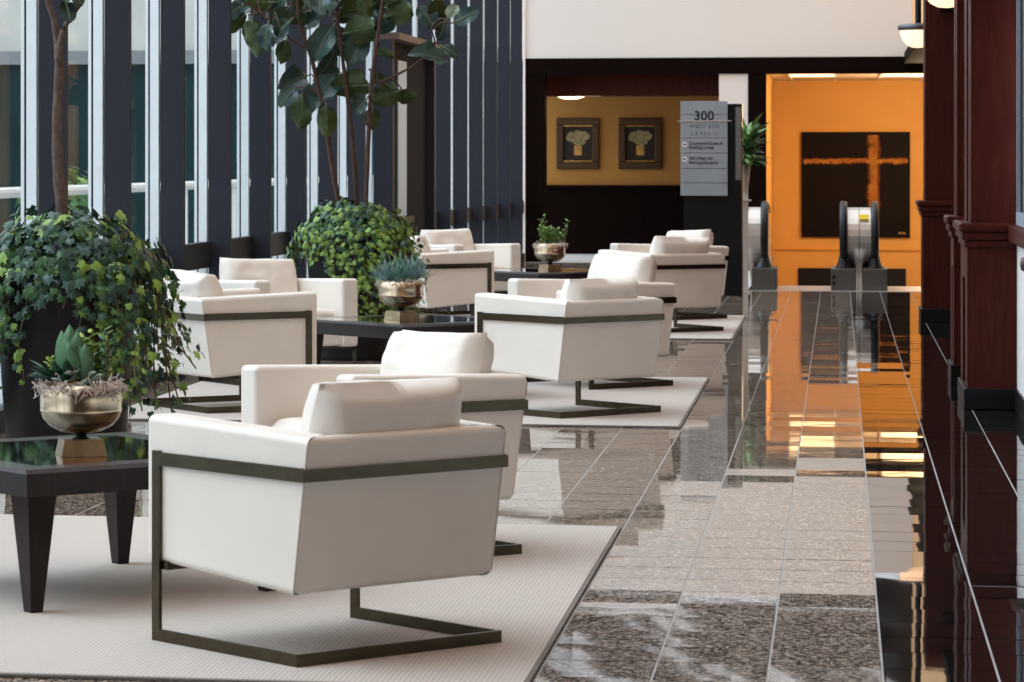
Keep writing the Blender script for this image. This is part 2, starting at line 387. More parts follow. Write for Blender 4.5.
# framed pictures
def framed(px0, px1, py0, py1, label):
    a, c = at(px0, py0, YR - .02), at(px1, py1, YR - .02)
    w_, h_ = c.x - a.x, a.z - c.z
    p = empty('framed_picture', ((a.x + c.x) / 2, YR, c.z)); tag(p, label, 'picture', 'framed flower pictures in the amber recess')
    t = .105; mf = mat('carved_gilt_frame', (.055, .028, .012), .4, .4, var=.5, vscale=30, bump=.6, bscale=50)
    ml = mat('gilt_slip', (.34, .19, .05), .3, .7, var=.3, vscale=20)
    for nm, q in (('frame_rail', (-w_ / 2, w_ / 2, h_ - t, h_)), ('frame_rail', (-w_ / 2, w_ / 2, 0, t)), ('frame_stile', (-w_ / 2, -w_ / 2 + t, t, h_ - t)), ('frame_stile', (w_ / 2 - t, w_ / 2, t, h_ - t))):
        obj(nm, bbox(q[0], q[1], -.07, -.001, q[2], q[3], bev=.015), mf, p)
    s = .022
    for q in ((-w_ / 2 + t, w_ / 2 - t, t, t + s), (-w_ / 2 + t, w_ / 2 - t, h_ - t - s, h_ - t)):
        obj('gilt_slip', bbox(q[0], q[1], -.045, -.002, q[2], q[3]), ml, p)
    cv = obj('canvas', bbox(-w_ / 2 + t, w_ / 2 - t, -.02, -.002, t + s, h_ - t - s), mat('dark_canvas', (.012, .007, .004), .6, var=.4, vscale=12), p)
    obj('vase', bbox(-.055, .055, -.024, -.02, .2, .345, bev=.001), mat('ochre_paint', (.42, .22, .05), .6, var=.4, vscale=25), cv)
    mfw = mat('flower_paint', (.22, .18, .09), .7, var=.6, vscale=35)
    for k, (fx, fz, fr) in enumerate(((-.10, .47, .075), (.09, .48, .075), (0, .50, .07), (-.04, .42, .06), (.05, .41, .06), (.0, .37, .04))):
        b = bmesh.new(); n = 14
        vv = [b.verts.new((fx + fr * (1 + .18 * math.sin(k + 5 * q)) * math.cos(q * 2 * math.pi / n), -.0205 - .0006 * k, fz + fr * math.sin(q * 2 * math.pi / n))) for q in range(n)]
        b.faces.new(vv); obj('flower', b, mfw, cv)
    return p
framed(556.5, 599.5, 118, 169, 'carved gilt frame with painted flowers, nearer the dark left post')
framed(618.5, 662, 118, 169, 'carved gilt frame with painted flowers, beside the grey directory sign')

# escalator well : amber room behind
YW = 49.4
xa, xb = Xat(766, TR), 1.9
sbox('wall_well', (xa - 1, xb, YW, YW + .1, -3, zh + .2), M_yellow)
sbox('wall_well_left', (xa - .12, xa, TR + .25, YW, -3, zh + .2), M_yellow)
sbox('wall_well_right', (xb, xb + .1, Y_WELL, YW, -3, zh + .2), M_yellow)
sbox('wall_well_side', (-1.0, -.95, Y_WELL, TR + .3, -3, -.002), M_cream)
sbox('floor_lower', (-1, xb, Y_WELL, YW, -3.1, -3), M_grout)
sbox('trim_7', (xa, xb, YW - .02, YW, Zat(850, 251, YW), Zat(850, 249.6, YW)), mat('amber_trim', (.5, .25, .04), .6))
px_box('trim_8', 798, 906, 268, 318, YW - .03, .03, M_blackpl)['kind'] = 'structure'
cw = empty('ceiling_well', (0, TR + .3, zh)); cw['kind'] = 'structure'
wpart('ceiling_panel', (xa, xb, TR + .3, YW, zh + .02, zh + .06), mat('ceiling_tile', (.62, .52, .38), .9), cw)
for k in range(4):
    x = xa + .28 + k * .62
    wpart('ceiling_batten', (x - .015, x + .015, TR + .3, YW, zh + .008, zh + .02), M_whitepaint, cw)
for nm, x in (('first', Xat(812, TR + 1)), ('second', Xat(905, TR + 1))):
    l = empty('ceiling_light', (x, TR + 1.2, zh + .018)); tag(l, 'glowing flush ceiling panel above the escalators, ' + ('left of the pair' if nm == 'first' else 'right of the pair'), 'light', 'flush ceiling panels in the escalator well')
    obj('diffuser', bbox(-.30, .30, -.8, .8, -.012, 0), mat('panel_glow', (1, .66, .34), .4, emit=1.6), l)
    b = bmesh.new()
    for q in ((-.33, -.30, -.83, .83), (.30, .33, -.83, .83), (-.30, .30, -.83, -.80), (-.30, .30, .80, .83)): box(b, q[0], q[1], q[2], q[3], -.016, .002)
    obj('trim_ring', b, M_whitepaint, l)
cl = bpy.data.lights.new('hidden_fill_light', 'POINT'); cl.energy = 100; cl.color = (1, .78, .5); cl.shadow_soft_size = .12  # added lamp without a fixture, hidden by a pillar, brightens the amber well
co = bpy.data.objects.new('hidden_fill_light', cl); COL.objects.link(co); co.location = (1.5, TR + 1.7, 2.0)
# painting
pa, pb = at(801.5, 132, YW), at(910, 237.5, YW)
pw_, ph_ = pb.x - pa.x, pa.z - pb.z
def painting_mat():
    m = bpy.data.materials.new('gold_cross_paint'); m.use_nodes = True; nt = m.node_tree; L = nt.links.new; b = nt.nodes['Principled BSDF']
    tc = nt.nodes.new('ShaderNodeTexCoord'); sp = nt.nodes.new('ShaderNodeSeparateXYZ'); L(tc.outputs['Object'], sp.inputs[0])
    n = nt.nodes.new('ShaderNodeTexNoise'); n.inputs['Scale'].default_value = 9; n.inputs['Detail'].default_value = 6; n.inputs['Roughness'].default_value = .75; L(tc.outputs['Object'], n.inputs['Vector'])
    def M(op, a, b_=None, c=None):
        q = nt.nodes.new('ShaderNodeMath'); q.operation = op
        for i, v in enumerate((a, b_, c)):
            if v is None: continue
            if isinstance(v, (int, float)): q.inputs[i].default_value = v
            else: L(v, q.inputs[i])
        return q.outputs[0]
    wob = M('MULTIPLY_ADD', n.outputs['Fac'], .16, -.08)
    def band(c, centre, half):
        dd = M('ABSOLUTE', M('SUBTRACT', M('ADD', c, wob), centre)); q = nt.nodes.new('ShaderNodeMapRange')
        L(dd, q.inputs[0]); q.inputs[1].default_value = half * .5; q.inputs[2].default_value = half * 1.2; q.inputs[3].default_value = 1; q.inputs[4].default_value = 0
        return q.outputs[0]
    v = M('MULTIPLY', band(sp.outputs['X'], pw_ * .165, .085), M('LESS_THAN', sp.outputs['Z'], ph_ * .97))
    v = M('MULTIPLY', v, M('GREATER_THAN', sp.outputs['Z'], ph_ * .25))
    hbar = M('MULTIPLY', band(sp.outputs['Z'], ph_ * .725, .042), M('LESS_THAN', M('ABSOLUTE', sp.outputs['X']), pw_ * .48))
    fac = M('MULTIPLY', M('MAXIMUM', v, hbar), M('MULTIPLY_ADD', n.outputs['Fac'], 1.4, -.05))
    r = nt.nodes.new('ShaderNodeValToRGB'); e = r.color_ramp.elements
    e[0].position = .05; e[0].color = (.006, .004, .006, 1); e[1].position = .85; e[1].color = (.5, .24, .05, 1)
    k = e.new(.4); k.color = (.17, .05, .008, 1)
    L(fac, r.inputs[0]); L(r.outputs[0], b.inputs['Base Color']); b.inputs['Roughness'].default_value = .6; b.inputs['Specular IOR Level'].default_value = .1
    return m
P = empty('painting', ((pa.x + pb.x) / 2, YW, pb.z)); tag(P, 'large square black painting with a rough golden cross on the amber wall', 'painting')
obj('canvas', bbox(-pw_ / 2, pw_ / 2, -.05, -.001, 0, ph_), painting_mat(), P)
b = bmesh.new()
for k in range(5):
    x = pw_ * (.40 + .012 * k); box(b, x, x + .012, -.052, -.05, .045 + .012 * (k % 2), .085 - .01 * (k % 3))
obj('signature', b, mat('signature_paint', (.55, .35, .08), .6), P)

# escalators: balustrades with steel newels and black rubber rails
def balustrade(parent, x, w, side):
    """newel end facing the hall, sinking away from it; side: where the steel deck lies"""
    prof = []
    r = .33; zc_, yc = .575, .42
    n = 18
    for k in range(n + 1):
        a = math.pi / 2 + math.pi * k / n
        prof.append((yc + r * math.cos(a), zc_ + r * math.sin(a)))
    far = 6.5
    top = [(yc + far, zc_ + r - far * .52), (yc + 1.0, zc_ + r - .1), (yc + .45, zc_ + r)]
    bot = [(yc + .35, zc_ - r), (yc + 1.0, zc_ - r - .15), (yc + far, zc_ - r - far * .52)]
    poly = top + prof + bot
    b = bmesh.new()
    for s in (-1, 1):
        vs = [b.verts.new((x + s * w * .32, y, z)) for y, z in poly]
        b.faces.new(vs if s < 0 else list(reversed(vs)))
    b.verts.ensure_lookup_table(); m = len(poly)
    for k in range(m): b.faces.new((b.verts[k], b.verts[(k + 1) % m], b.verts[m + (k + 1) % m], b.verts[m + k]))
    nw = obj('newel_panel', b, M_steel, parent)
    # handrail following the outline
    path = smooth_pts([(x, y, z) for y, z in top[1:] + prof + bot[:2]], 2)
    b = bmesh.new()
    cs = [(-.5, -.2), (-.42, .28), (-.2, .4), (.2, .4), (.42, .28), (.5, -.2)]
    rings = []
    cpt = Vector((x, yc + .3, zc_))
    for i, p in enumerate(path):
        d_ = (path[min(i + 1, len(path) - 1)] - path[max(i - 1, 0)]).normalized()
        out = Vector((0, -d_.z, d_.y)); out = out if out.dot(p - cpt) > 0 else -out
        rings.append([b.verts.new(p + Vector((u * w, 0, 0)) + out * (v * .07)) for u, v in cs])
    for a_, c_ in zip(rings, rings[1:]):
        for k in range(len(cs)):
            j = (k + 1) % len(cs); b.faces.new((a_[k], a_[j], c_[j], c_[k]))
    bmesh.ops.recalc_face_normals(b, faces=b.faces[:])
    obj('handrail', b, M_rubber, parent, smooth=True)
    # flared black entry boot
    b = bmesh.new()
    lathe(b, [(w * 1.1, .215), (w * 1.05, .24), (w * .85, .27), (w * .66, .31), (w * .58, .36)], 20, (x, yc - .22, 0))
    obj('rail_boot', b, M_rubber, parent, smooth=True)
    return nw
def escalator(x0, x1, label):
    e = empty('escalator', (0, Y_WELL, 0)); tag(e, label, 'escalator', 'escalators at the end of the hall')
    for x, s in ((x0, 1), (x1, -1)):
        balustrade(e, x, .085, s)
        obj('skirt_box', bbox(x - .13, x + .13, .06, .9, .0, .235, bev=.01), mat('skirt_grey', (.12, .11, .10), .4, .4), e)
    obj('landing_plate', bbox(x0 + .13, x1 - .13, .02, 1.4, -.01, .002), M_steel, e)
    for k in range(10):
        obj('step', bbox(x0 + .13, x1 - .13, 1.4 + k * .4, 1.8 + k * .4, -.25 - k * .21, -.02 - k * .21), mat('step_metal', (.2, .2, .2), .4, .8), e)
    return e
xl1, xm1, xm2 = Xat(764, Y_WELL), Xat(843.5, Y_WELL), Xat(875, Y_WELL)
e1 = escalator(xl1, xm1, 'descending escalator left of the steel centre divider')
e2 = escalator(xm2, xm2 + .85, 'descending escalator right of the steel centre divider')
# steel decks
def deck(e, x0, x1):
    b = bmesh.new(); yc, zc_, r = .45, .575, .30; pr = []
    for k in range(15):
        a = math.pi / 2 + math.pi * k / 14; pr.append((yc + r * math.cos(a), zc_ + r * math.sin(a)))
    pr = [(yc + 1.2, zc_ + r - .35)] + pr + [(yc + 1.2, zc_ - r - .35)]
    A = [b.verts.new((x0, y, z)) for y, z in pr]; B = [b.verts.new((x1, y, z)) for y, z in pr]
    for k in range(len(pr) - 1): b.faces.new((A[k], A[k + 1], B[k + 1], B[k]))
    b.faces.new(list(reversed(A))); b.faces.new(B)
    bmesh.ops.recalc_face_normals(b, faces=b.faces[:])
    return obj('steel_deck', b, M_steel, e)
mid = (xm1 + xm2) / 2
deck(e1, xm1 + .03, mid - .003); deck(e2, mid + .003, xm2 - .03); deck(e1, xl1 - .17, xl1 - .03)
dk = bmesh.new(); box(dk, mid - .0, mid + .1, .185, .192, .745, .81)
bmesh.ops.rotate(dk, verts=dk.verts[:], cent=(mid, .19, .775), matrix=Matrix.Rotation(R(-40), 3, 'X'))
obj('warning_sticker', dk, mat('warning_yellow', (.9, .62, .02), .5), e2)
for z in (.08, .145):
    b = bmesh.new(); lathe(b, [(.018, 0), (.018, .012)], 14)
    o = obj('key_button', b, M_blackpl, e1, loc=(xm1 - .10, .062, z), rot=(R(90), 0, 0))
obj('nosing', bbox(-.95, X_R, -.045, .012, -.05, .004), M_steel, e1)

# ------------------------------------------------------------------ right side: wall, pillars
wr = empty('wall_right', (X_R, 10, 0)); wr['kind'] = 'structure'
wpart('dark_panelling', (X_R, X_R + .2, 18.9, Y_WELL, 0, zc - .05), M_mahog, wr)
wpart('upper_plaster', (X_R - .02, X_R + .3, 4, TR, zc + .05, 7.0), mat('warm_bounce_plaster', (.86, .50, .25), .85, var=.03, vscale=.6), wr)  # cream upper wall recoloured to bounce warm light onto the chair backs
wpart('cornice', (X_R - .12, X_R + .3, 4, TR, zc - .1, zc + .05), M_dkbrown, wr)
wpart('white_dado', (X_R, X_R + .2, 6, 18.9, .12, .95), M_whitepaint, wr)
wpart('skirting', (X_R - .012, X_R, 6, 18.9, 0, .12), M_blackpl, wr)
wpart('chair_rail', (X_R - .05, X_R + .2, 6, 18.9, .93, 1.03), M_mahog, wr, bev=.012)
wpart('head_panel', (X_R - .02, X_R + .2, 6, 18.9, 2.28, zc), M_mahog, wr)
w2 = empty('window_41', (X_R, 15, 1.03)); w2['kind'] = 'structure'
M_frame = mat('blue_grey_frame', (.36, .42, .50), .4, .3)
for k in range(6):
    y = 18.55 - k * 2.1
    wpart('stile', (X_R - .012, X_R + .006, y - .05, y, 1.1, 2.28), M_frame, w2)
    wpart('stile', (X_R - .008, X_R + .004, y - .62, y - .58, 1.1, 2.28), M_frame, w2)
    wpart('dark_glass', (X_R + .006, X_R + .014, y - 2.1, y - .05, 1.1, 2.28), mat('dark_interior_glass', (.012, .014, .018), .3, spec=.05), w2)
wpart('bottom_rail', (X_R - .015, X_R + .06, 6, 18.55, 1.03, 1.1), M_frame, w2)
kn = bmesh.new(); lathe(kn, [(.012, 0), (.012, .03), (.03, .035), (.038, .05), (.03, .068), (.008, .072)], 18)
kb = obj('door_knob', kn, mat('aged_knob', (.10, .08, .07), .35, .6), wr, smooth=True)
kb.matrix_parent_inverse = Matrix.Translation(-Vector(wr.location)); kb.location = (X_R, 17.05, .86); kb.rotation_euler = (0, R(-90), 0)

def pillar(yf, dep, lab, xs=.72, xe=X_R + .12):
    p = empty('pillar', (xs, yf, 0)); tag(p, lab, 'pillar', 'mahogany pillars along the hall')
    q = lambda n, a, m, bev=0: wpart(n, a, m, p, bev)
    q('plinth', (xs - .038, xe, yf - .038, yf + dep + .03, 0, .115), M_blackpl, .006)
    q('pedestal', (xs - .005, xe, yf - .012, yf + dep + .012, .115, .90), M_mahog)
    for s in (0, 1):
        y = yf - .012 if s == 0 else yf + dep + .012 - dep * .3
        q('pedestal_stile', (xs - .02, xs - .005, y, y + dep * .3, .115, .90), M_mahog, .004)
    q('pedestal_top_rail', (xs - .02, xs - .005, yf - .012 + dep * .3, yf + dep + .012 - dep * .3, .72, .90), M_mahog)
    q('cap_lower', (xs - .035, xe, yf - .03, yf + dep + .03, .90, .94), M_mahog, .01)
    q('cap_middle', (xs - .05, xe, yf - .045, yf + dep + .045, .94, .985), M_mahog, .01)
    q('cap_upper', (xs - .065, xe, yf - .06, yf + dep + .06, .985, 1.035), M_mahog, .014)
    q('shaft', (xs + .015, xe, yf + .0, yf + dep, 1.035, zc + .2), M_mahog)
    for s in (0, 1):
        y = yf if s == 0 else yf + dep - dep * .36
        q('shaft_stile', (xs, xs + .015, y, y + dep * .36, 1.035, zc + .2), M_mahog, .004)
    return p
pillar(18.75, .95, 'mahogany pillar nearest, beside the white panel with a knob')
pillar(20.95, .5, 'mahogany pillar mostly hidden behind the nearest one')
pillar(28.65, .6, 'mahogany pillar farthest off, beside the amber escalator opening')

def pendant(y, lab):
    p = empty('pendant_lamp', (.695, y, 2.38)); tag(p, lab, 'lamp', 'bowl pendant lamps by the pillars')
    b = bmesh.new(); r = .165
    lathe(b, [(.006, 0), (.06, .006), (.105, .03), (.14, .075), (.158, .13), (.165, .165)], 30)
    obj('glass_bowl', b, mat('pendant_glow', (1, .62, .38), .4, emit=1.0), p, smooth=True)
    b = bmesh.new(); lathe(b, [(.165, .155), (.178, .165), (.182, .19), (.172, .205), (.12, .215), (.03, .22)], 30); obj('rim', b, mat('pewter_rim', (.12, .13, .15), .4, .7), p, smooth=True)
    b = bmesh.new(); tube(b, [(0, 0, .2), (0, 0, 2.6)], .028, 10); obj('rod', b, M_blackpl, p)
pendant(22.1, 'glowing bowl pendant at the top edge, above the nearer pillars')
pendant(30.0, 'glowing bowl pendant with dark rim hanging by the farthest pillar')

# enclosing wall behind the viewer, added light blockers and reflectors, atrium roof beams
sbox('wall_front', (XF - .2, 2.0, -9, -8.8, 0, 7.0), mat('warm_bounce_panelling', (.6, .3, .12), .6, var=.1))  # unseen; colour chosen to bounce warm light onto the chair backs
sbox('wall_blocker_right', (X_R + .03, X_R + .25, -9, 6, 0, 3.4), M_mahog)  # unseen, added to cut low sky light on the chair backs
sbox('wall_blocker_left', (XF - .2, XF, -9, FIN_Y0 - 8 * FIN_P, 0, 7.0), mat('blocker_plaster', (.5, .38, .28), .8))  # unseen, added to shut out low sky light on this side
sbox('ceiling_sky_blocker', (XF - .2, 2.0, -9, 5.5, 3.4, 3.7), mat('warm_bounce_soffit', (.75, .44, .22), .8))  # unseen, added to block sky behind the viewer and bounce warm light
sbox('wall_sky_blocker', (XF - .2, 2.0, 5.2, 5.5, 3.7, 7.0), mat('warm_bounce_wall', (.74, .40, .17), .6, var=.1))  # unseen, added with the soffit below; warm tone is for bounce
sbox('ceiling_strip_blocker', (-.9, 2.0, 5.5, 29, 7.0, 7.2), mat('warm_bounce_ceiling', (.82, .47, .24), .9))  # unseen, added to shade the chair backs from the sky; warm for bounce
rf = empty('ceiling', (0, 20, 7.2)); rf['kind'] = 'structure'
for k in range(11): wpart('beam', (XF - .2, 1.5, -6 + k * 5, -5.85 + k * 5, 7.0, 7.3), M_whitepaint, rf)

# ------------------------------------------------------------------ rugs
for (x, y), lb in zip(RUGS, ('beige ribbed rug under the nearest armchairs and low table', 'beige ribbed rug under the middle group of armchairs', 'beige ribbed rug under the farthest group of armchairs')):
    r = empty('area_rug', (x, y, 0)); tag(r, lb, 'rug', 'beige rugs under the seating groups')
    obj('pile', bbox(-RW / 2 + .012, RW / 2 - .012, -RL / 2 + .012, RL / 2 - .012, .002, .0125, bev=.003), M_rug, r)
    b = bmesh.new()
    for q in ((-RW / 2, -RW / 2 + .012, -RL / 2, RL / 2), (RW / 2 - .012, RW / 2, -RL / 2, RL / 2), (-RW / 2 + .012, RW / 2 - .012, -RL / 2, -RL / 2 + .012), (-RW / 2 + .012, RW / 2 - .012, RL / 2 - .012, RL / 2)):
        box(b, *q, .002, .0095)
    obj('binding', b, M_rugedge, r)
RT = .0125

# ------------------------------------------------------------------ armchair
def wn(o):
    m = o.modifiers.new('weighted', 'WEIGHTED_NORMAL'); m.mode = 'FACE_AREA'; m.weight = 100; m.keep_sharp = True
    return o
def soft_hexa(v8, miter, bev=.02, seg=4):
    """hexahedron with every edge rounded except those of the faces listed in miter"""
    bm = bmesh.new(); fs = hexa(bm, v8)
    skip = set()
    for i in miter:
        fs[i].material_index = 1
        for e in fs[i].edges: skip.add(e)
    bmesh.ops.bevel(bm, geom=[e for e in bm.edges if e not in skip], offset=bev, segments=seg, profile=.5, affect='EDGES', material=0)
    return drop_miter(bm)
def drop_miter(bm):
    bmesh.ops.delete(bm, geom=[f for f in bm.faces if f.material_index == 1], context='FACES_ONLY')
    return bm
def pillow(w, h, t, seed=0, bulge=.55, crush=.0):
    """boxed cushion: width x, height z, thickness y"""
    bm = bmesh.new(); n, m = 22, 16
    grid = {}
    for s in (-1, 1):
        for i in range(n + 1):
            for j in range(m + 1):
                u, v = -1 + 2 * i / n, -1 + 2 * j / m
                e = (1 - abs(u) ** 4) * (1 - abs(v) ** 4)
                edge = (max(1e-4, 1 - abs(u) ** 16) * max(1e-4, 1 - abs(v) ** 16)) ** .5
                th = t / 2 * (bulge * edge + (1 - bulge) * e ** .6)
                # corners pulled in a little, edges bowed
                x = w / 2 * u * (1 - .035 * (v * v)); z = h / 2 * v * (1 - .035 * (u * u))
                nz = mnoise.noise(Vector((u * 2.2 + seed, v * 2.2, s * 3.1 + seed))* 1.0) * .016
                cr = mnoise.noise(Vector((u * 5 + seed * 2, v * 5, s * 1.7))) * .008
                z -= crush * max(0, v) * (1 - u * u)
                grid[s, i, j] = bm.verts.new((x, s * th + (nz + cr) * e, z + .25 * nz))
    for s in (-1, 1):
        for i in range(n):
            for j in range(m):
                q = [grid[s, i, j], grid[s, i + 1, j], grid[s, i + 1, j + 1], grid[s, i, j + 1]]
                bm.faces.new(q if s < 0 else q[::-1])
    border = [(i, 0) for i in range(n)] + [(n, j) for j in range(m)] + [(i, m) for i in range(n, 0, -1)] + [(0, j) for j in range(m, 0, -1)]
    for k in range(len(border)):
        a, c = border[k], border[(k + 1) % len(border)]
        bm.faces.new((grid[1, a[0], a[1]], grid[1, c[0], c[1]], grid[-1, c[0], c[1]], grid[-1, a[0], a[1]]))
    bmesh.ops.recalc_face_normals(bm, faces=bm.faces[:])
    return bm
FW, FD, BT, BH = .377, .328, .011, .034
BB = .028   # the arm band reaches farther back than the floor runner
def chair(name):
    c = empty(name)
    W2 = FW - BT - .001; yb = lambda z: -(FD + BB - BT - .001) - (z - .515) * .15
    yf = FD + .046; at_, bt_ = .115, .05
    zb_b, zb_f, zt_b, zt_f = .188, .228, .622, .645
    for s in (-1, 1):
        xo, xi = s * W2, s * (W2 - at_)
        # miter between outer back corner and inner back corner
        v = [(xo, yb(zb_b), zb_b), (xo, yf, zb_f), (xi, yf, zb_f), (xi, yb(zb_b) + bt_, zb_b + .004),
             (xo, yb(zt_b), zt_b), (xo, yf, zt_f), (xi, yf, zt_f), (xi, yb(zt_b) + bt_, zt_b + .004)]
        if s > 0: v = [v[i] for i in (0, 3, 2, 1, 4, 7, 6, 5)]; v = [v[3], v[2], v[1], v[0], v[7], v[6], v[5], v[4]]; v = v[::1]
        b = soft_arm(v, s)
        wn(obj('arm', b, M_white, c, smooth=True))
    v = [(-W2, yb(zb_b), zb_b), (W2, yb(zb_b), zb_b), (W2 - at_, yb(zb_b) + bt_, zb_b + .004), (-W2 + at_, yb(zb_b) + bt_, zb_b + .004),
         (-W2, yb(zt_b), zt_b), (W2, yb(zt_b), zt_b), (W2 - at_, yb(zt_b) + bt_, zt_b + .004), (-W2 + at_, yb(zt_b) + bt_, zt_b + .004)]
    bk = wn(obj('backrest', soft_hexa(v, (3, 5), .022), M_white, c, smooth=True))
    for s in (-1, 1):
        b = bmesh.new(); tube(b, [(s * W2, yb(z) - .0005, z) for z in (zb_b + .02, .35, zt_b - .02)], .0028, 6)
        obj('corner_seam', b, M_seam, bk)
    # seat deck and cushion
    xi = W2 - at_ + .001
    wn(obj('seat_deck', soft_hexa([(-xi, yb(.2) + bt_ - .02, .208), (xi, yb(.2) + bt_ - .02, .208), (xi, yf - .012, .237), (-xi, yf - .012, .237),
                                (-xi, yb(.33) + bt_ - .02, .32), (xi, yb(.33) + bt_ - .02, .32), (xi, yf - .012, .345), (-xi, yf - .012, .345)], (), .012), M_white, c, smooth=True))
    b = pillow(2 * xi - .012, .62, .125, 3, bulge=.8)
    o = obj('seat_cushion', b, M_white, c, smooth=True); o.rotation_euler = (R(90 + 2.5), 0, 0); o.location = (0, .045, .395)
    b = pillow(2 * xi + .02, .345, .185, 1.3, bulge=.5, crush=.012)
    o = obj('back_cushion', b, M_white, c, smooth=True); o.rotation_euler = (R(16), 0, 0); o.location = (.006, -.222, .60)
    # flat bronze bar frame
    b = bmesh.new(); zt = .536
    def bar(x0, x1, y0, y1, z0, z1): box(b, x0, x1, y0, y1, z0, z1)
    for s in (-1, 1):
        xa_, xb_ = sorted((s * FW, s * (FW - BT)))
        bar(xa_, xb_, -FD + BT, FD - BH, 0, BH)                     # floor runner
        bar(xa_, xb_, -FD - BB + BT, FD - BH, zt - BH, zt + .004)        # arm band
        bar(xa_, xb_, FD - BH, FD, 0, zt + .008)                    # front upright
    bar(-FW, FW, -FD, -FD + BT, 0, BH); bar(-FW, FW, -FD - BB, -FD - BB + BT, zt - BH, zt)
    obj('frame', b, M_bronze, c)
    b = bmesh.new(); box(b, -FW + BT, FW - BT, FD - .06, FD - .025, .205, .228); obj('cross_bar', b, M_bronze, c)
    return c
def soft_arm(v, s):
    bm = bmesh.new(); vs = [bm.verts.new(p) for p in v]
    # v order: 0 outer back,1 outer front,2 inner front,3 inner back (bottom), 4..7 top
    fs = [(0, 1, 2, 3), (4, 5, 6, 7), (0, 1, 5, 4), (1, 2, 6, 5), (2, 3, 7, 6), (3, 0, 4, 7)]
    F = [bm.faces.new([vs[i] for i in f]) for f in fs]
    bmesh.ops.recalc_face_normals(bm, faces=bm.faces[:])
    # find the miter face: the one with both back vertices of both levels
    mit = min(F, key=lambda f: f.calc_center_median().y)
    skip = set(mit.edges); mit.material_index = 1
    bmesh.ops.bevel(bm, geom=[e for e in bm.edges if e not in skip], offset=.022, segments=4, profile=.5, affect='EDGES', material=0)
    return drop_miter(bm)
proto = chair('armchair')
CH = [((-1.442, 9.32), 48.6, 'white leather armchair nearest, back turned, bronze bar frame fully in view'),
      ((-1.585, 11.56), 132, 'white leather armchair directly behind the nearest one, facing left'),
      ((-1.45, 18.02), 48.5, 'white leather armchair with its back turned at the front edge of the middle rug'),
      ((-1.49, 20.24), 134, 'white leather armchair behind the back-turned one of the middle group'),
      ((-3.35, 18.03), -50, 'white leather armchair partly behind the large ivy planter at left'),
      ((-3.42, 20.12), -141, 'white leather armchair by the windows facing the table with blue-green succulents'),
      ((-1.41, 26.72), 39, 'white leather armchair at the right front of the farthest group'),
      ((-1.45, 28.85), 135, 'white leather armchair farthest right, just before the sign pylon'),
      ((-3.25, 26.55), -47, 'white leather armchair behind the blue-green succulent bowl, side band in view'),
      ((-3.24, 28.7), -137, 'white leather armchair farthest left, against the dark window fins')]
rc = random.Random(5)
chairs = []
for k, ((x, y), a, lb) in enumerate(CH):
    c = proto if k == 0 else copy_tree(proto)
    chairs.append(c)
    c.location = (x, y, RT); c.rotation_euler = (0, 0, R(a)); tag(c, lb, 'armchair', 'white leather armchairs with bronze bar frames')
for k, c in enumerate(chairs):
    if k == 0: continue
    for ch in c.children:
        if ch.name.startswith('back_cushion'):
            ch.rotation_euler = (R(14 + rc.uniform(0, 6)), R(rc.uniform(-2.5, 2.5)), R(rc.uniform(-3, 3)))
            ch.location = (rc.uniform(-.006, .006), -.222 + rc.uniform(-.008, .006), .60 + (0, 0, -.022, .03, 0, 0, 0, 0, 0, 0)[k] + rc.uniform(-.003, .003))

# ------------------------------------------------------------------ low tables
def table():
    t = empty('coffee_table'); s, h_ = .50, .44
    b = bmesh.new()
    for k in range(4):
        ca, sa = [(1, 0), (0, 1), (-1, 0), (0, -1)][k]
        rot = lambda x, y: (x * ca - y * sa, x * sa + y * ca)
    def ring(nm, o_, i_, z0, z1, m, bev=0):
        for k in range(4):
            M4 = Matrix.Rotation(k * math.pi / 2, 3, 'Z')
            v = [(-o_, -o_, z0), (o_, -o_, z0), (i_, -i_, z0), (-i_, -i_, z0), (-o_, -o_, z1), (o_, -o_, z1), (i_, -i_, z1), (-i_, -i_, z1)]
            bb = bmesh.new(); hexa(bb, [M4 @ Vector(p) for p in v])
            obj(nm, bb, m, t)
    ring('apron', s - .008, s - .04, h_ - .085, h_ - .014, M_espresso)
    ring('border_board', s, s - .10, h_ - .014, h_, mat('sheen_wood', (.06, .05, .055), .3, coat=.6, spec=.5), 0)
    obj('glass_inset', bbox(-s + .10, s - .10, -s + .10, s - .10, h_ - .014, h_ - .001), mat('black_glass', (.004, .005, .005), .015, coat=1), t)
    b.free()
    for sx in (-1, 1):
        for sy in (-1, 1):
            b = bmesh.new(); o_ = s - .015; w0, w1 = .105, .042
            def q(w, z): 
                xs_ = sorted((sx * o_, sx * (o_ - w))); ys_ = sorted((sy * o_, sy * (o_ - w)))
                return [(xs_[0], ys_[0], z), (xs_[1], ys_[0], z), (xs_[1], ys_[1], z), (xs_[0], ys_[1], z)]
            def q2(z):
                d0 = (w0 - w1) / 2 * .9; xs_ = sorted((sx * (o_ - d0), sx * (o_ - d0 - w1))); ys_ = sorted((sy * (o_ - d0), sy * (o_ - d0 - w1)))
                return [(xs_[0], ys_[0], z), (xs_[1], ys_[0], z), (xs_[1], ys_[1], z), (xs_[0], ys_[1], z)]
            hexa(b, q2(0) + q(w0, h_ - .06))
            obj('leg', b, M_espresso, t)
    return t
T0 = table(); TABS = [(-2.412, 10.38), (-2.44, 19.2), (-2.42, 27.85)]
for k, ((x, y), lb) in enumerate(zip(TABS, ('dark wooden low table with tapered legs, nearest, holding the succulent bowl', 'dark low table in the middle group under the spiky blue-green succulents', 'dark low table in the farthest group under a bowl of small green leaves'))):
    t = T0 if k == 0 else copy_tree(T0)
    t.location = (x, y, RT); t.rotation_euler = (0, 0, R(45 + (0, 1.5, -1)[k])); tag(t, lb, 'table', 'dark low tables between the armchairs')
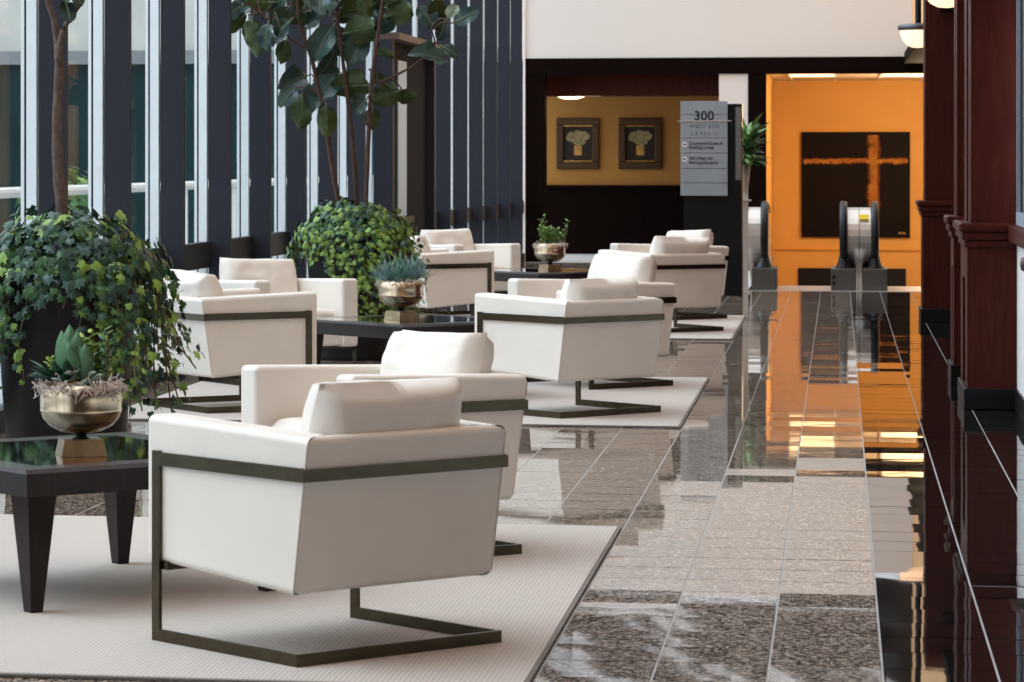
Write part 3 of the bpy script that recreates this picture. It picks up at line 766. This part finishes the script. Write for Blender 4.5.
TZ = RT + .44

# ------------------------------------------------------------------ bowls
def bowl_obj():
    w = empty('metal_bowl')
    b = bmesh.new(); b2 = bmesh.new()
    hexa(b, [(-.072, -.072, 0), (.072, -.072, 0), (.072, .072, 0), (-.072, .072, 0), (-.062, -.062, .052), (.062, -.062, .052), (.062, .062, .052), (-.062, .062, .052)])
    obj('pedestal', b, M_goldb, w)
    lathe(b2, [(.03, .052), (.018, .06), (.018, .066), (.034, .074)], 20); obj('stem', b2, M_blackpl, w, smooth=True)
    b = bmesh.new()
    lathe(b, [(.03, .070), (.068, .077), (.10, .094), (.121, .118), (.129, .138), (.131, .143), (.129, .148), (.130, .18), (.127, .205), (.120, .226), (.114, .226), (.120, .20), (.115, .15), (.08, .10), (.02, .09)], 48)
    obj('bowl', b, M_gold, w, smooth=True)
    b = bmesh.new(); lathe(b, [(.02, .19), (.116, .196), (.10, .204), (.02, .208)], 24); obj('soil', b, M_soil, w)
    return w
B0 = bowl_obj(); BP = []
for k, ((px, dy_), lb) in enumerate(zip(((81, 10.2), (401, 19.1), (550, 27.75)), ('champagne metal bowl on a brass block on the nearest low table', 'champagne metal bowl on the middle table beside the ivy', 'champagne metal bowl on the farthest low table'))):
    w = B0 if k == 0 else copy_tree(B0)
    x = Xat(px, dy_); w.location = (x, dy_, TZ); w.rotation_euler = (0, 0, R((22, 48, 40)[k])); tag(w, lb, 'bowl', 'champagne metal bowls on the low tables'); BP.append((x, dy_))

def blade(bm, base, direc, length, width, thick, curve=0, mi=0, seg=5, tip=.15, flat=False):
    """fleshy tapered leaf"""
    d_ = Vector(direc).normalized(); up = Vector((0, 0, 1))
    sd = d_.cross(up); sd = sd.normalized() if sd.length > 1e-3 else Vector((1, 0, 0)); nn = sd.cross(d_).normalized()
    rings = []
    for i in range(seg + 1):
        t = i / seg; prof = (math.sin(math.pi * min(1, .18 + t * .82)) ** .7 if t < 1 else 0) * (1 - tip) + tip * (1 - t)
        p = Vector(base) + d_ * length * t + nn * curve * length * t * t
        wv, tv = width / 2 * max(prof, .04), thick / 2 * max(prof, .04)
        rings.append([bm.verts.new(p + sd * wv), bm.verts.new(p + nn * tv), bm.verts.new(p - sd * wv), bm.verts.new(p - nn * tv)])
    for a, c in zip(rings, rings[1:]):
        for k in range(4):
            j = (k + 1) % 4; f = bm.faces.new((a[k], a[j], c[j], c[k])); f.material_index = mi
    for rr in (rings[0], rings[-1]):
        f = bm.faces.new(rr); f.material_index = mi
def moss(parent, n, rng, droop=.03):
    bm = bmesh.new()
    for k in range(n):
        a = rng.uniform(0, 2 * math.pi); r0 = rng.uniform(.085, .125)
        p = Vector((r0 * math.cos(a), r0 * math.sin(a), .212 + rng.uniform(-.004, .022))); pts = [p.copy()]
        dr = Vector((math.cos(a), math.sin(a), 0)); tn = Vector((-dr.y, dr.x, 0)) * rng.choice((-1, 1))
        for q in range(5):
            p = p + (tn * rng.uniform(-.2, 1) + dr * rng.uniform(-.25, .55) + Vector((0, 0, rng.uniform(-.9, .75)))) * .0135
            rr = math.hypot(p.x, p.y)
            if p.z < .226 and rr < .136: p.x *= .137 / rr; p.y *= .137 / rr
            pts.append(p.copy())
        tube(bm, smooth_pts(pts, 2), .0017, 3, False)
    o = obj('dry_moss', bm, M_moss, parent); o['kind'] = 'stuff'
rp = random.Random(11)
SUC = [mat('succulent_green', (.10, .21, .11), .4, var=.2, vscale=30), mat('succulent_dark', (.03, .085, .05), .38, var=.3, vscale=30), mat('succulent_grey', (.27, .33, .27), .45, var=.2, vscale=30), mat('jade_bright', (.27, .40, .05), .42, var=.25, vscale=30)]
# first arrangement
s1 = empty('succulents', (BP[0][0], BP[0][1], TZ)); tag(s1, 'mixed green succulents with dry moss in the nearest metal bowl', 'plant')
def leafobj(name, parent, m, *a, **k):
    b = bmesh.new(); blade(b, *a, **k); return obj(name, b, m, parent, smooth=True)
for k, (ax, az, ln, wd) in enumerate(((-.28, 1, .17, .07), (.1, 1, .19, .075), (.4, 1, .17, .07), (-.55, .8, .14, .06), (.0, 1.0, .12, .05), (.2, .9, .13, .055))):
    leafobj('leaf', s1, SUC[0], (-.005 + .012 * k - .03, -.02 - .004 * k, .235), (ax * .35, -.42, az), ln, wd, .014, curve=.1, tip=.0)
for k in range(20):
    a = rp.uniform(2.4, 4.8)
    leafobj('leaf', s1, SUC[1], (-.05 + rp.uniform(-.02, .02), -.03, .23), (math.cos(a) * 1.1, math.sin(a) * .6 - .1, .35 + rp.uniform(0, .5)), rp.uniform(.085, .15), .036, .008, curve=-.15)
for k in range(16):
    a = rp.uniform(0, 6.28)
    leafobj('leaf', s1, SUC[2], (rp.uniform(-.05, .07), -.075 + rp.uniform(-.02, .03), .222 + rp.uniform(0, .045)), (math.cos(a), -.5 + math.sin(a) * .5, .3), rp.uniform(.028, .042), .026, .014)
for st in range(15):
    bx_, by_ = .045 + rp.uniform(-.035, .05), rp.uniform(-.05, .04); hh = rp.uniform(.07, .17)
    if st > 11: bx_, hh = -.06 - .015 * (st - 11), .07
    b = bmesh.new(); tube(b, [(bx_, by_, .21), (bx_ + .01, by_, .22 + hh)], .003, 5); obj('stem', b, M_stem, s1)
    b = bmesh.new()
    for q in range(12):
        z = .235 + hh * (q + 1) / 12; a = q * 2.2 + st
        blade(b, (bx_, by_, z), (math.cos(a), math.sin(a), .5), rp.uniform(.022, .034), .02, .007)
    o = obj('leaf_sprig', b, SUC[3] if st % 4 else SUC[0], s1, smooth=True)
moss(s1, 210, rp)
# second: spiky blue-green
s2 = empty('succulents', (BP[1][0], BP[1][1], TZ)); tag(s2, 'spiky blue-green succulent rosettes in the middle metal bowl', 'plant')
MB = [mat('blue_succulent', (.16, .27, .28), .45, var=.25, vscale=30), mat('blue_green_succulent', (.10, .22, .17), .45, var=.25, vscale=30)]
for k, (cx_, cy_, cz, rr) in enumerate(((-.075, -.03, .23, .14), (.0, -.06, .22, .13), (.09, -.02, .24, .16), (-.02, .05, .24, .17), (.05, .06, .24, .14), (-.10, .04, .22, .12))):
    b = bmesh.new()
    for q in range(34):
        a = q * 2.4; el = .15 + 1.2 * (q / 34)
        blade(b, (cx_, cy_, cz), (math.cos(a) * math.cos(el), math.sin(a) * math.cos(el), math.sin(el)), rr * rp.uniform(.7, 1.05), .014, .007, curve=.12, seg=3, tip=.4)
    obj('rosette', b, MB[k % 2], s2, smooth=True)
moss(s2, 60, rp)
# third: small bright leaves
s3 = empty('potted_plant', (BP[2][0], BP[2][1], TZ)); tag(s3, 'bright small-leaved green plant in the farthest metal bowl', 'plant')
for st in range(22):
    a = rp.uniform(0, 6.28); r0 = rp.uniform(0, .09); bx_, by_ = r0 * math.cos(a), r0 * math.sin(a); hh = rp.uniform(.08, .15)
    if st == 0: bx_, hh = -.035, .24
    if st == 1: bx_, hh = .10, .20
    if st == 2: bx_, hh = -.05, .2
    tx = bx_ * 1.5
    b = bmesh.new(); tube(b, [(bx_, by_, .20), (tx, by_ * 1.3, .21 + hh)], .003, 4); obj('stem', b, M_stem, s3)
    b = bmesh.new()
    for q in range(12):
        t = (q + 1) / 12; an = q * 2.4 + st
        blade(b, (bx_ + (tx - bx_) * t, by_ * (1 + .3 * t), .22 + hh * t), (math.cos(an), math.sin(an), .5), .038, .026, .004, seg=3, mi=q % 2)
    obj('leaf_sprig', b, [M_ivy[2], mat('fresh_green', (.13, .30, .07), .42)], s3, smooth=True)
moss(s3, 90, rp)

# ------------------------------------------------------------------ planters, ivy, fig trees
PY = (14.55, 22.75); PC = [(Xat(66, PY[0]), PY[0]), (Xat(352, PY[1]), PY[1])]
def planter(x, y, lab):
    p = empty('planter', (x, y, 0)); tag(p, lab, 'planter', 'tall charcoal tapered planters')
    b = bmesh.new(); h_ = .88; r0, r1 = .265, .335
    lathe(b, [(r0 - .02, 0), (r0, .012), (r1 - .012, h_ - .05), (r1, h_ - .045), (r1 + .004, h_ - .004), (r1, h_), (r1 - .03, h_), (r1 - .035, h_ - .06), (.03, h_ - .061)], 40)
    obj('pot', b, M_planter, p, smooth=True)
    b = bmesh.new(); lathe(b, [(r1 - .04, h_ - .075), (r1 - .036, h_ - .05), (.02, h_ - .035)], 24); obj('soil', b, M_soil, p)
    return p
planter(*PC[0], 'tall charcoal planter behind the nearest low table, half covered in ivy')
planter(*PC[1], 'tall charcoal planter in the middle of the hall by the windows')

OUT = [(0, -.30), (.22, -.46), (.52, -.22), (.33, .0), (.47, .32), (.17, .26), (0, .62), (-.17, .26), (-.47, .32), (-.33, .0), (-.52, -.22), (-.22, -.46)]
def ivy_leaf(bm, M4, mi, sc=1):
    c = bm.verts.new(M4 @ Vector((0, 0, .03 * sc))); vs = []
    for i, (x, y) in enumerate(OUT): vs.append(bm.verts.new(M4 @ Vector((x * sc, y * sc, (-.10 * abs(x) * 2 - .08 * max(0, y)) * sc))))
    for i in range(len(vs)):
        f = bm.faces.new((c, vs[i], vs[(i + 1) % len(vs)])); f.material_index = mi; f.smooth = False
def frame_mat(p, nrm, tipd, roll=0):
    n = Vector(nrm).normalized(); t = Vector(tipd); t = (t - n * t.dot(n))
    t = t.normalized() if t.length > 1e-4 else n.orthogonal().normalized(); s = t.cross(n)
    M3 = Matrix((s, t, n)).transposed()
    return Matrix.Translation(p) @ M3.to_4x4()
leafmes = []
for mi in range(4):
    b = bmesh.new(); ivy_leaf(b, Matrix.Identity(4), 0); me = bpy.data.meshes.new('leaf'); b.to_mesh(me); b.free(); me.materials.append(M_ivy[mi]); leafmes.append(me)
def ivy(center, seed, strands, dome_r, dome_h, n_dome, label, nparts, bright, skew=(0, 0), size=(.038, .070), dens=.02):
    rg = random.Random(seed); h0 = .86
    root = empty('ivy', (center[0], center[1], h0)); tag(root, label, 'plant', 'trailing ivy in the tall planters')
    L_ = []
    def shade():
        u = rg.random()
        return 2 if u < bright else (1 if u < bright + .3 else (3 if u < bright + .55 else 0))
    for k in range(n_dome):
        a = rg.uniform(0, 6.283); u = math.sqrt(rg.random()); r = dome_r * u
        bump = mnoise.noise(Vector((math.cos(a) * r * 7 + seed, math.sin(a) * r * 7, 1.3))) * .12
        z = dome_h * (1 - u ** 2.6) + bump + rg.uniform(-.05, .03) - .10 * max(0, u - .75)
        p = Vector((r * math.cos(a) + skew[0] * u, r * math.sin(a) + skew[1] * u, z))
        n = Vector((math.cos(a) * (u + .1) * 1.1, math.sin(a) * (u + .1) * 1.1, .9 - .4 * u)) + Vector((rg.gauss(0, .35), rg.gauss(0, .35), rg.gauss(0, .25)))
        tip = Vector((math.cos(a), math.sin(a), -.7)) + Vector((rg.gauss(0, .5), rg.gauss(0, .5), rg.gauss(0, .3)))
        L_.append((p, n, tip, rg.uniform(*size), shade()))
    sb = bmesh.new()
    for (ad, ln, outw, spread) in strands:
        a = R(ad); pts = []
        n = max(4, int(ln / .05))
        for q in range(n + 1):
            t = q / n; r = .30 + .09 * min(1, t * 5) + outw * t ** 1.2
            wv = .03 * math.sin(t * 9 + ad)
            aa = a + wv * 1.5
            pts.append(Vector((r * math.cos(aa) + skew[0] * .6, r * math.sin(aa) + skew[1] * .6, .05 + .05 * math.sin(min(1, t * 6) * math.pi) - ln * t)))
        tube(sb, pts, .0035, 4, False)
        k = 0; tot = int(ln / dens)
        for q in range(tot):
            t = q / tot * n; i = min(n - 1, int(t)); p = pts[i].lerp(pts[i + 1], t - i)
            p = p + Vector((rg.gauss(0, spread), rg.gauss(0, spread), rg.gauss(0, .02)))
            p += Vector((math.cos(a), math.sin(a), 0)) * rg.uniform(.0, .05)
            nn = Vector((math.cos(a), math.sin(a), .35)) + Vector((rg.gauss(0, .4), rg.gauss(0, .4), rg.gauss(0, .3)))
            tip = Vector((rg.gauss(0, .5), rg.gauss(0, .5), -1))
            L_.append((p, nn, tip, rg.uniform(*size) * (1 - .3 * q / tot), 2 if rg.random() < bright + .35 * (q / tot) else shade()))
    o = obj('vines', sb, M_stem, root); o['kind'] = 'stuff'
    L_.sort(key=lambda l: l[0].y - l[3] * 2)
    parts, others = L_[:nparts], L_[nparts:]
    for p, n, tip, s_, mi in parts:
        o = bpy.data.objects.new('leaf', leafmes[mi]); COL.objects.link(o); o.parent = root
        o.matrix_local = frame_mat(p, n, tip) @ Matrix.Scale(s_, 4)
    b = bmesh.new()
    for p, n, tip, s_, mi in others: ivy_leaf(b, frame_mat(p, n, tip), mi, s_)
    o = obj('foliage', b, M_ivy, root); o['kind'] = 'stuff'
st1 = []
r1 = random.Random(21)
for a in list(range(-52, 75, 7)): st1.append((a + r1.uniform(-3, 3), r1.uniform(.35, .72), r1.uniform(.02, .14), .028))
for a in range(-185, -118, 10): st1.append((a + r1.uniform(-3, 3), r1.uniform(.35, .8), r1.uniform(.0, .08), .028))
for a in (-106, -97, -88, -79, -70, -62): st1.append((a, r1.uniform(.08, .2), .02, .03))
st1 += [(-72, .42, .02, .015), (-108, .5, .03, .015), (-48, .5, .27, .03), (-20, .45, .26, .03), (-35, .52, .16, .035), (-50, .6, .05, .03), (-44, .66, .08, .03), (-56, .45, .03, .03), (-150, .7, .04, .03), (-128, .5, .02, .02), (-160, .8, .03, .03), (-154, .6, .06, .03), (-145, .75, .02, .03), (-138, .62, .03, .025), (-133, .7, .01, .02), (-122, .4, .02, .02)]
ivy(PC[0], 4, st1, .47, .25, 850, 'large trailing ivy in the planter behind the nearest low table', 300, .10, skew=(.03, 0))
st2 = []
for a in range(-100, 60, 7): st2.append((a + r1.uniform(-3, 3), r1.uniform(.45, .8), r1.uniform(.0, .06), .035))
for a in (-186, -178, -170): st2.append((a, r1.uniform(.5, .62), r1.uniform(.02, .08), .015))
for a in (-135, -125, -115, -108): st2.append((a, r1.uniform(.12, .3), .02, .03))
ivy(PC[1], 9, st2, .40, .20, 1500, 'dense bright ivy in the planter below the fig tree with three stems', 0, .34, skew=(.02, 0), size=(.028, .052), dens=.009)

# fig leaves: broad, wavy, folded along the midrib
def fig_leaf(length, mi, seed, cup):
    bm = bmesh.new(); n, m = 9, 6; rows = []
    for i in range(n + 1):
        t = i / n; w = length * .345 * (math.sin(math.pi * t ** .78) ** .62 if 0 < t < 1 else .02) * (.78 + .42 * t)
        row = []
        for j in range(m + 1):
            v = -1 + 2 * j / m
            z = cup * w * abs(v) ** 1.3 + .10 * length * math.sin(t * 8 + seed) * v * v * .7 + .05 * length * math.sin(t * 17 + v * 2 + seed) * abs(v) - .28 * length * t * t * .6
            row.append(bm.verts.new((w * v, length * t, z)))
        rows.append(row)
    for a, c in zip(rows, rows[1:]):
        for j in range(m):
            f = bm.faces.new((a[j], a[j + 1], c[j + 1], c[j])); f.smooth = True
    # raised pale midrib
    return bm
M_rib = mat('pale_leaf_rib', (.13, .17, .10), .5)
def fig_tree(label, trunk_px, leaf_px, Y, bark, rads):
    base = at(*trunk_px[0][0], Y); root = empty('fig_tree', (base.x, Y, .84)); tag(root, label, 'tree', 'fiddle-leaf fig trees in the planters')
    inv = Matrix.Translation(-Vector(root.location)); rg = random.Random(len(leaf_px) + 3)
    allpts = []
    for k, (pl_, rd) in enumerate(zip(trunk_px, rads)):
        dy = [0, .08, -.06, .02, -.03, .05][k % 6]
        pts = [at(x, y, Y + dy) for x, y in pl_]
        if pl_[0][1] > 200: pts = [Vector((pts[0].x + (.01), Y + dy * .5, .80))] + pts
        sp = smooth_pts(pts, 5); n = len(sp)
        b = bmesh.new(); tube(b, sp, [rd * (1 - .45 * i / n) * (1 + .06 * math.sin(i * 1.7)) for i in range(n)], 8)
        o = obj('trunk' if pl_[0][1] > 200 else 'branch', b, bark, root, smooth=True); o.matrix_parent_inverse = inv
        allpts += sp
    for k, (x, y, ln, ang, mi) in enumerate(leaf_px):
        dep = rg.uniform(-.22, .22) if mi != 1 else rg.uniform(-.1, .25)
        c = at(x, y, Y + dep); L_ = ln / F_PX * Y
        a = R(ang); tip = Vector((math.cos(a), rg.uniform(-.25, .25), math.sin(a)))
        # teal upper sides face the hall, olive leaves show their undersides
        nrm = Vector((rg.gauss(.1, .5), -1, rg.gauss(.5, .45)))
        if mi == 1: nrm = -Vector((rg.gauss(-.2, .3), -1, rg.gauss(-.5, .3)))
        F4 = frame_mat(c, nrm, tip); org = c - (F4.to_3x3() @ Vector((0, L_ / 2, -.05 * L_)))
        b = fig_leaf(L_, mi, k * 1.3, rg.uniform(.1, .6)); o = obj('leaf', b, M_fig[mi], root)
        F4.translation = org - Vector(root.location); o.matrix_local = F4
        b = bmesh.new(); tube(b, [(0, -.10 * L_, -.02 * L_), (0, .25 * L_, .005 - .168 * L_ * .0625), (0, .55 * L_, .004 - .168 * L_ * .30), (0, .9 * L_, .003 - .168 * L_ * .81)], [.006, .005, .004, .002], 5)
        obj('midrib', b, M_rib, o)
        # leaf stalk to the closest stem
        near = min(allpts, key=lambda q: (q - org).length + max(0, q.z - org.z) * .6)
        if .05 < (near - org).length < .9:
            b = bmesh.new(); mdp = (near + org) / 2 + Vector((0, 0, .03))
            tube(b, smooth_pts([near, mdp, org - (F4.to_3x3() @ Vector((0, .08 * L_, 0)))], 3), .0055, 5); o2 = obj('stalk', b, bark, root); o2.matrix_parent_inverse = inv
    return root
zf = lambda x, y: (225 + x / 3.938, y / 3.938)
LF = [(60, 25, 95, 200, 0), (50, 92, 105, 235, 1), (100, 118, 95, 255, 1), (165, 145, 115, 265, 2), (190, 32, 140, 215, 0), (222, 130, 130, 240, 0), (230, 205, 100, 258, 1),
      (280, 62, 115, 200, 1), (268, 12, 100, 95, 1), (400, 8, 110, 80, 0), (348, 76, 140, 190, 0), (385, 172, 160, 240, 0), (395, 262, 150, 212, 0), (270, 322, 160, 215, 0), (245, 385, 115, 250, 2),
      (300, 440, 155, 252, 1), (388, 360, 200, 248, 2), (400, 478, 125, 270, 1), (495, 342, 180, 195, 1), (505, 352, 120, 260, 1), (515, 200, 155, 245, 0), (530, 118, 180, 12, 1), (540, 36, 190, 172, 1), (575, -2, 90, 60, 0),
      (630, 215, 85, 10, 1), (685, 50, 150, 12, 1), (600, 312, 90, 300, 1), (530, 420, 85, 225, 0), (580, 468, 95, 268, 1), (630, 378, 140, 200, 1), (712, 382, 105, 0, 1),
      (800, 222, 150, 185, 0), (885, 202, 85, 335, 0), (795, 68, 120, 130, 0), (838, 45, 120, 100, 1), (895, 45, 80, 60, 3), (950, 65, 110, 18, 0), (140, 8, 110, 180, 1), (330, 8, 90, 100, 0), (470, 62, 95, 20, 1), (30, 45, 90, 215, 0), (660, 8, 90, 30, 1), (855, 118, 90, 250, 2)]
LF = [(*zf(x, y), l / 3.938, a, m) for x, y, l, a, m in LF]
rl_ = random.Random(31)
for k in range(16):   # the crown thickens towards the top of the stems
    LF.append((rl_.uniform(250, 395), rl_.uniform(-14, 55), rl_.uniform(24, 42), rl_.uniform(180, 330), rl_.choice((0, 1, 1, 2))))
fig_tree('fiddle-leaf fig with three slender stems and a broad leafy crown', [[(340, 212), (331, 160), (325, 119), (312, 60), (300, 25), (296, -20)], [(357, 206), (354, 160), (350, 119), (344, 70), (338, 20), (336, -20)], [(366, 206), (368, 150), (371, 90), (377, 40), (383, 0), (385, -20)],
          [(380, 83), (402, 72), (418, 62), (434, 46), (431, 28)], [(305, 48), (290, 38), (272, 22), (262, 16)]], LF, PY[1], M_bark2, [.020, .019, .018, .009, .009])
fig_tree('fig tree with a single thick grey trunk at the far left', [[(62, 214), (58, 170), (57, 120), (59, 70), (58, 44)], [(58, 60), (57.5, 46), (54, 20), (48, 2), (46, -18)], [(58.5, 60), (59.5, 46), (65, 26), (80, 4), (88, -10)]],
         [(68, 12, 27, 262, 0), (60, -8, 30, 120, 0), (92, -12, 32, 60, 0), (40, -16, 32, 150, 1), (76, -6, 28, 280, 2)], PY[0], M_bark, [.031, .019, .016])

# ------------------------------------------------------------------ sign pylon
YS = 33.8
sg = empty('sign_pylon', (Xat(706, YS), YS, 0)); tag(sg, 'black directory pylon with a grey sign panel reading 300', 'sign')
def spart(name, x0, x1, ya, yb, Y, dep, m, bev=0): return px_box(name, x0, x1, ya, yb, Y, dep, m, sg, bev)
o = spart('pylon_body', 684, 742, 104, 296, YS + .05, .35, M_blackpl, .004)
spart('edge_strip', 735.5, 741, 107, 180, YS + .03, .02, mat('grey_strip', (.16, .16, .16), .4))
rows = [101, 114.5, 138, 153, 168.5, 183, 196]
pan = []
for k in range(6):
    pan.append(spart('sign_slat', 680.5, 727.5, rows[k] + .25, rows[k + 1] - .25, YS - .02, .03, M_sign, .002))
spart('mount_bar', 677, 731.5, 120.6, 121.3, YS - .03, .015, M_steel)
zs = lambda y: Zat(704, y, YS - .02)
def text(s, px, py, hpx, m=M_ink, align='LEFT', spacing=1.0, bold=.0):
    cu = bpy.data.curves.new('txt', 'FONT'); cu.body = s; cu.size = 1; cu.align_x = align; cu.space_character = spacing; cu.extrude = .002; cu.offset = bold
    t = bpy.data.objects.new('txt', cu); COL.objects.link(t)
    dg = bpy.context.evaluated_depsgraph_get(); me = bpy.data.meshes.new_from_object(t.evaluated_get(dg))
    bpy.data.objects.remove(t); zs_ = hpx / F_PX * YS / .7
    p = at(px, py, YS - .024)
    o = obj('lettering', me, None, None); me.materials.clear(); me.materials.append(m)
    o.parent = sg; o.matrix_parent_inverse = Matrix.Translation(-Vector(sg.location))
    if len(s) > 1: o['kind'] = 'stuff'
    o.location = (p.x, YS - .0225, p.z); o.rotation_euler = (R(90), 0, 0); o.scale = (zs_, zs_, 1)
    return o
for ch_, px_ in (('3', 697.2), ('0', 704), ('0', 710.8)): text(ch_, px_, 120, 9, align='CENTER', bold=.015)
M_ink2 = mat('grey_lettering', (.10, .11, .125), .6)
text('WEST 6TH', 704.5, 127.8, 3.4, M_ink2, 'CENTER', 1.35)
text('LEVEL 2', 704.5, 135, 3.2, M_ink2, 'CENTER', 1.8)
text('Courtyard Guest &', 689, 144.6, 3.1, spacing=.95); text('Building Lobby', 689, 148.8, 3.1, spacing=.95)
text('300 West 6th', 689, 159.6, 3.1, spacing=.95); text('Parking Elevators', 689, 164, 3.1, spacing=.95)
for py in (144.5, 159.3):
    p = at(684.6, py, YS - .024)
    b = bmesh.new(); r_ = 2.6 / F_PX * YS; vs = [b.verts.new((r_ * math.cos(q * math.pi / 10), 0, r_ * math.sin(q * math.pi / 10))) for q in range(20)]; b.faces.new(vs)
    f = bmesh.ops.extrude_face_region(b, geom=b.faces[:]); bmesh.ops.translate(b, verts=[v for v in f['geom'] if isinstance(v, bmesh.types.BMVert)], vec=(0, .003, 0))
    o = obj('arrow_disc', b, M_whitepaint, sg); o.matrix_parent_inverse = Matrix.Translation(-Vector(sg.location)); o.location = (p.x, YS - .0235, p.z)
    b = bmesh.new(); a_ = r_ * .8; hexa(b, [(-a_, 0, a_ * .35), (-a_, -.002, a_ * .35), (0, -.002, -a_ * .7), (0, 0, -a_ * .7), (a_, 0, a_ * .35), (a_, -.002, a_ * .35), (.001, -.002, -a_ * .69), (.001, 0, -a_ * .69)])
    b.free(); b = bmesh.new(); vv = [b.verts.new(q) for q in ((-a_, 0, a_ * .4), (0, 0, -a_ * .7), (a_, 0, a_ * .4))]; b.faces.new(vv)
    obj('arrow', b, M_ink, o, loc=(0, -.001, 0))

# plant on a stand behind the pylon
yp = 34.7; pc = at(751, 150, yp)
st = empty('plant_stand', (Xat(743, yp), yp, 0)); tag(st, 'narrow pale stand beside the sign pylon', 'stand')
wpart('column', (Xat(737, yp), Xat(748, yp), yp - .08, yp + .08, .02, Zat(740, 201, yp)), M_cream, st)
wpart('top_plate', (Xat(734, yp), Xat(751, yp), yp - .1, yp + .1, Zat(740, 201, yp), Zat(740, 199.5, yp)), M_whitepaint, st)
wpart('foot', (Xat(735, yp), Xat(750, yp), yp - .1, yp + .1, 0, .02), M_cream, st)
vz = Zat(740, 199.5, yp)
vs_ = empty('plant_vase', (Xat(743.5, yp), yp, vz)); tag(vs_, 'slim white vase holding broad green leaves behind the sign', 'vase')
b = bmesh.new(); lathe(b, [(.03, 0), (.04, .01), (.06, .2), (.075, .38), (.07, .385), (.055, .2), (.03, .03)], 24); obj('vase_body', b, M_whitepaint, vs_, smooth=True)
b = bmesh.new(); lathe(b, [(.02, .33), (.066, .34), (.03, .35)], 16); obj('soil', b, M_soil, vs_)
gp = empty('broadleaf_plant', (Xat(743.5, yp), yp, vz + .35)); tag(gp, 'bushy green broad-leaved plant beside the grey directory sign', 'plant')
rg = random.Random(8)
for k in range(84):
    a = rg.uniform(0, 6.28); el = rg.uniform(-.35, 1.35)
    d_ = Vector((math.cos(a) * math.cos(el) + .12, math.sin(a) * math.cos(el), math.sin(el)))
    ln = rg.uniform(.18, .27); s0 = rg.uniform(.05, .30)
    org = Vector((0.03, 0, .0)) + Vector((d_.x * .5, d_.y * .4, abs(d_.z) * 1.25)) * s0 + Vector((0, 0, .06))
    b = bmesh.new(); blade(b, org, d_ + Vector((0, 0, -.1)), ln * .8, .105, .006, curve=-.25)
    obj('leaf', b, [mat('broadleaf_light', (.17, .34, .12), .4, var=.3, vscale=15), mat('broadleaf_dark', (.035, .12, .04), .4, var=.3, vscale=15)][k % 2], gp, smooth=True)
b = bmesh.new()
for k in range(5): tube(b, [(0.01 * k - .02, 0, -.01), (.03 * (k - 2), .02 * (k % 3 - 1), .3)], .008, 6)
obj('stems', b, M_ivy[1], gp)

# shrubs outside the glass
for k, (x, y, s_) in enumerate(((-9.2, 33, .55), (-10.0, 42, .7))):
    sh = empty('shrub', (x, y, -.25)); tag(sh, ('low green shrub outside the second window from the left', 'taller green shrub farther along outside the windows')[k], 'shrub')
    b = bmesh.new(); rg = random.Random(k)
    for q in range(420):
        v = Vector((rg.gauss(0, 1), rg.gauss(0, 1), rg.gauss(0, 1))).normalized() * rg.uniform(.6, 1)
        p = Vector((v.x * s_, v.y * s_, .75 + v.z * .9)); ivy_leaf(b, frame_mat(p, v, (rg.gauss(0, 1), rg.gauss(0, 1), -1)), rg.choice((1, 2, 1)), .16)
    o = obj('foliage', b, M_ivy, sh); o['kind'] = 'stuff'
    b = bmesh.new(); tube(b, [(0, 0, 0), (.02, 0, .5), (0, .02, 1)], .04, 6); obj('stem', b, M_bark, sh)
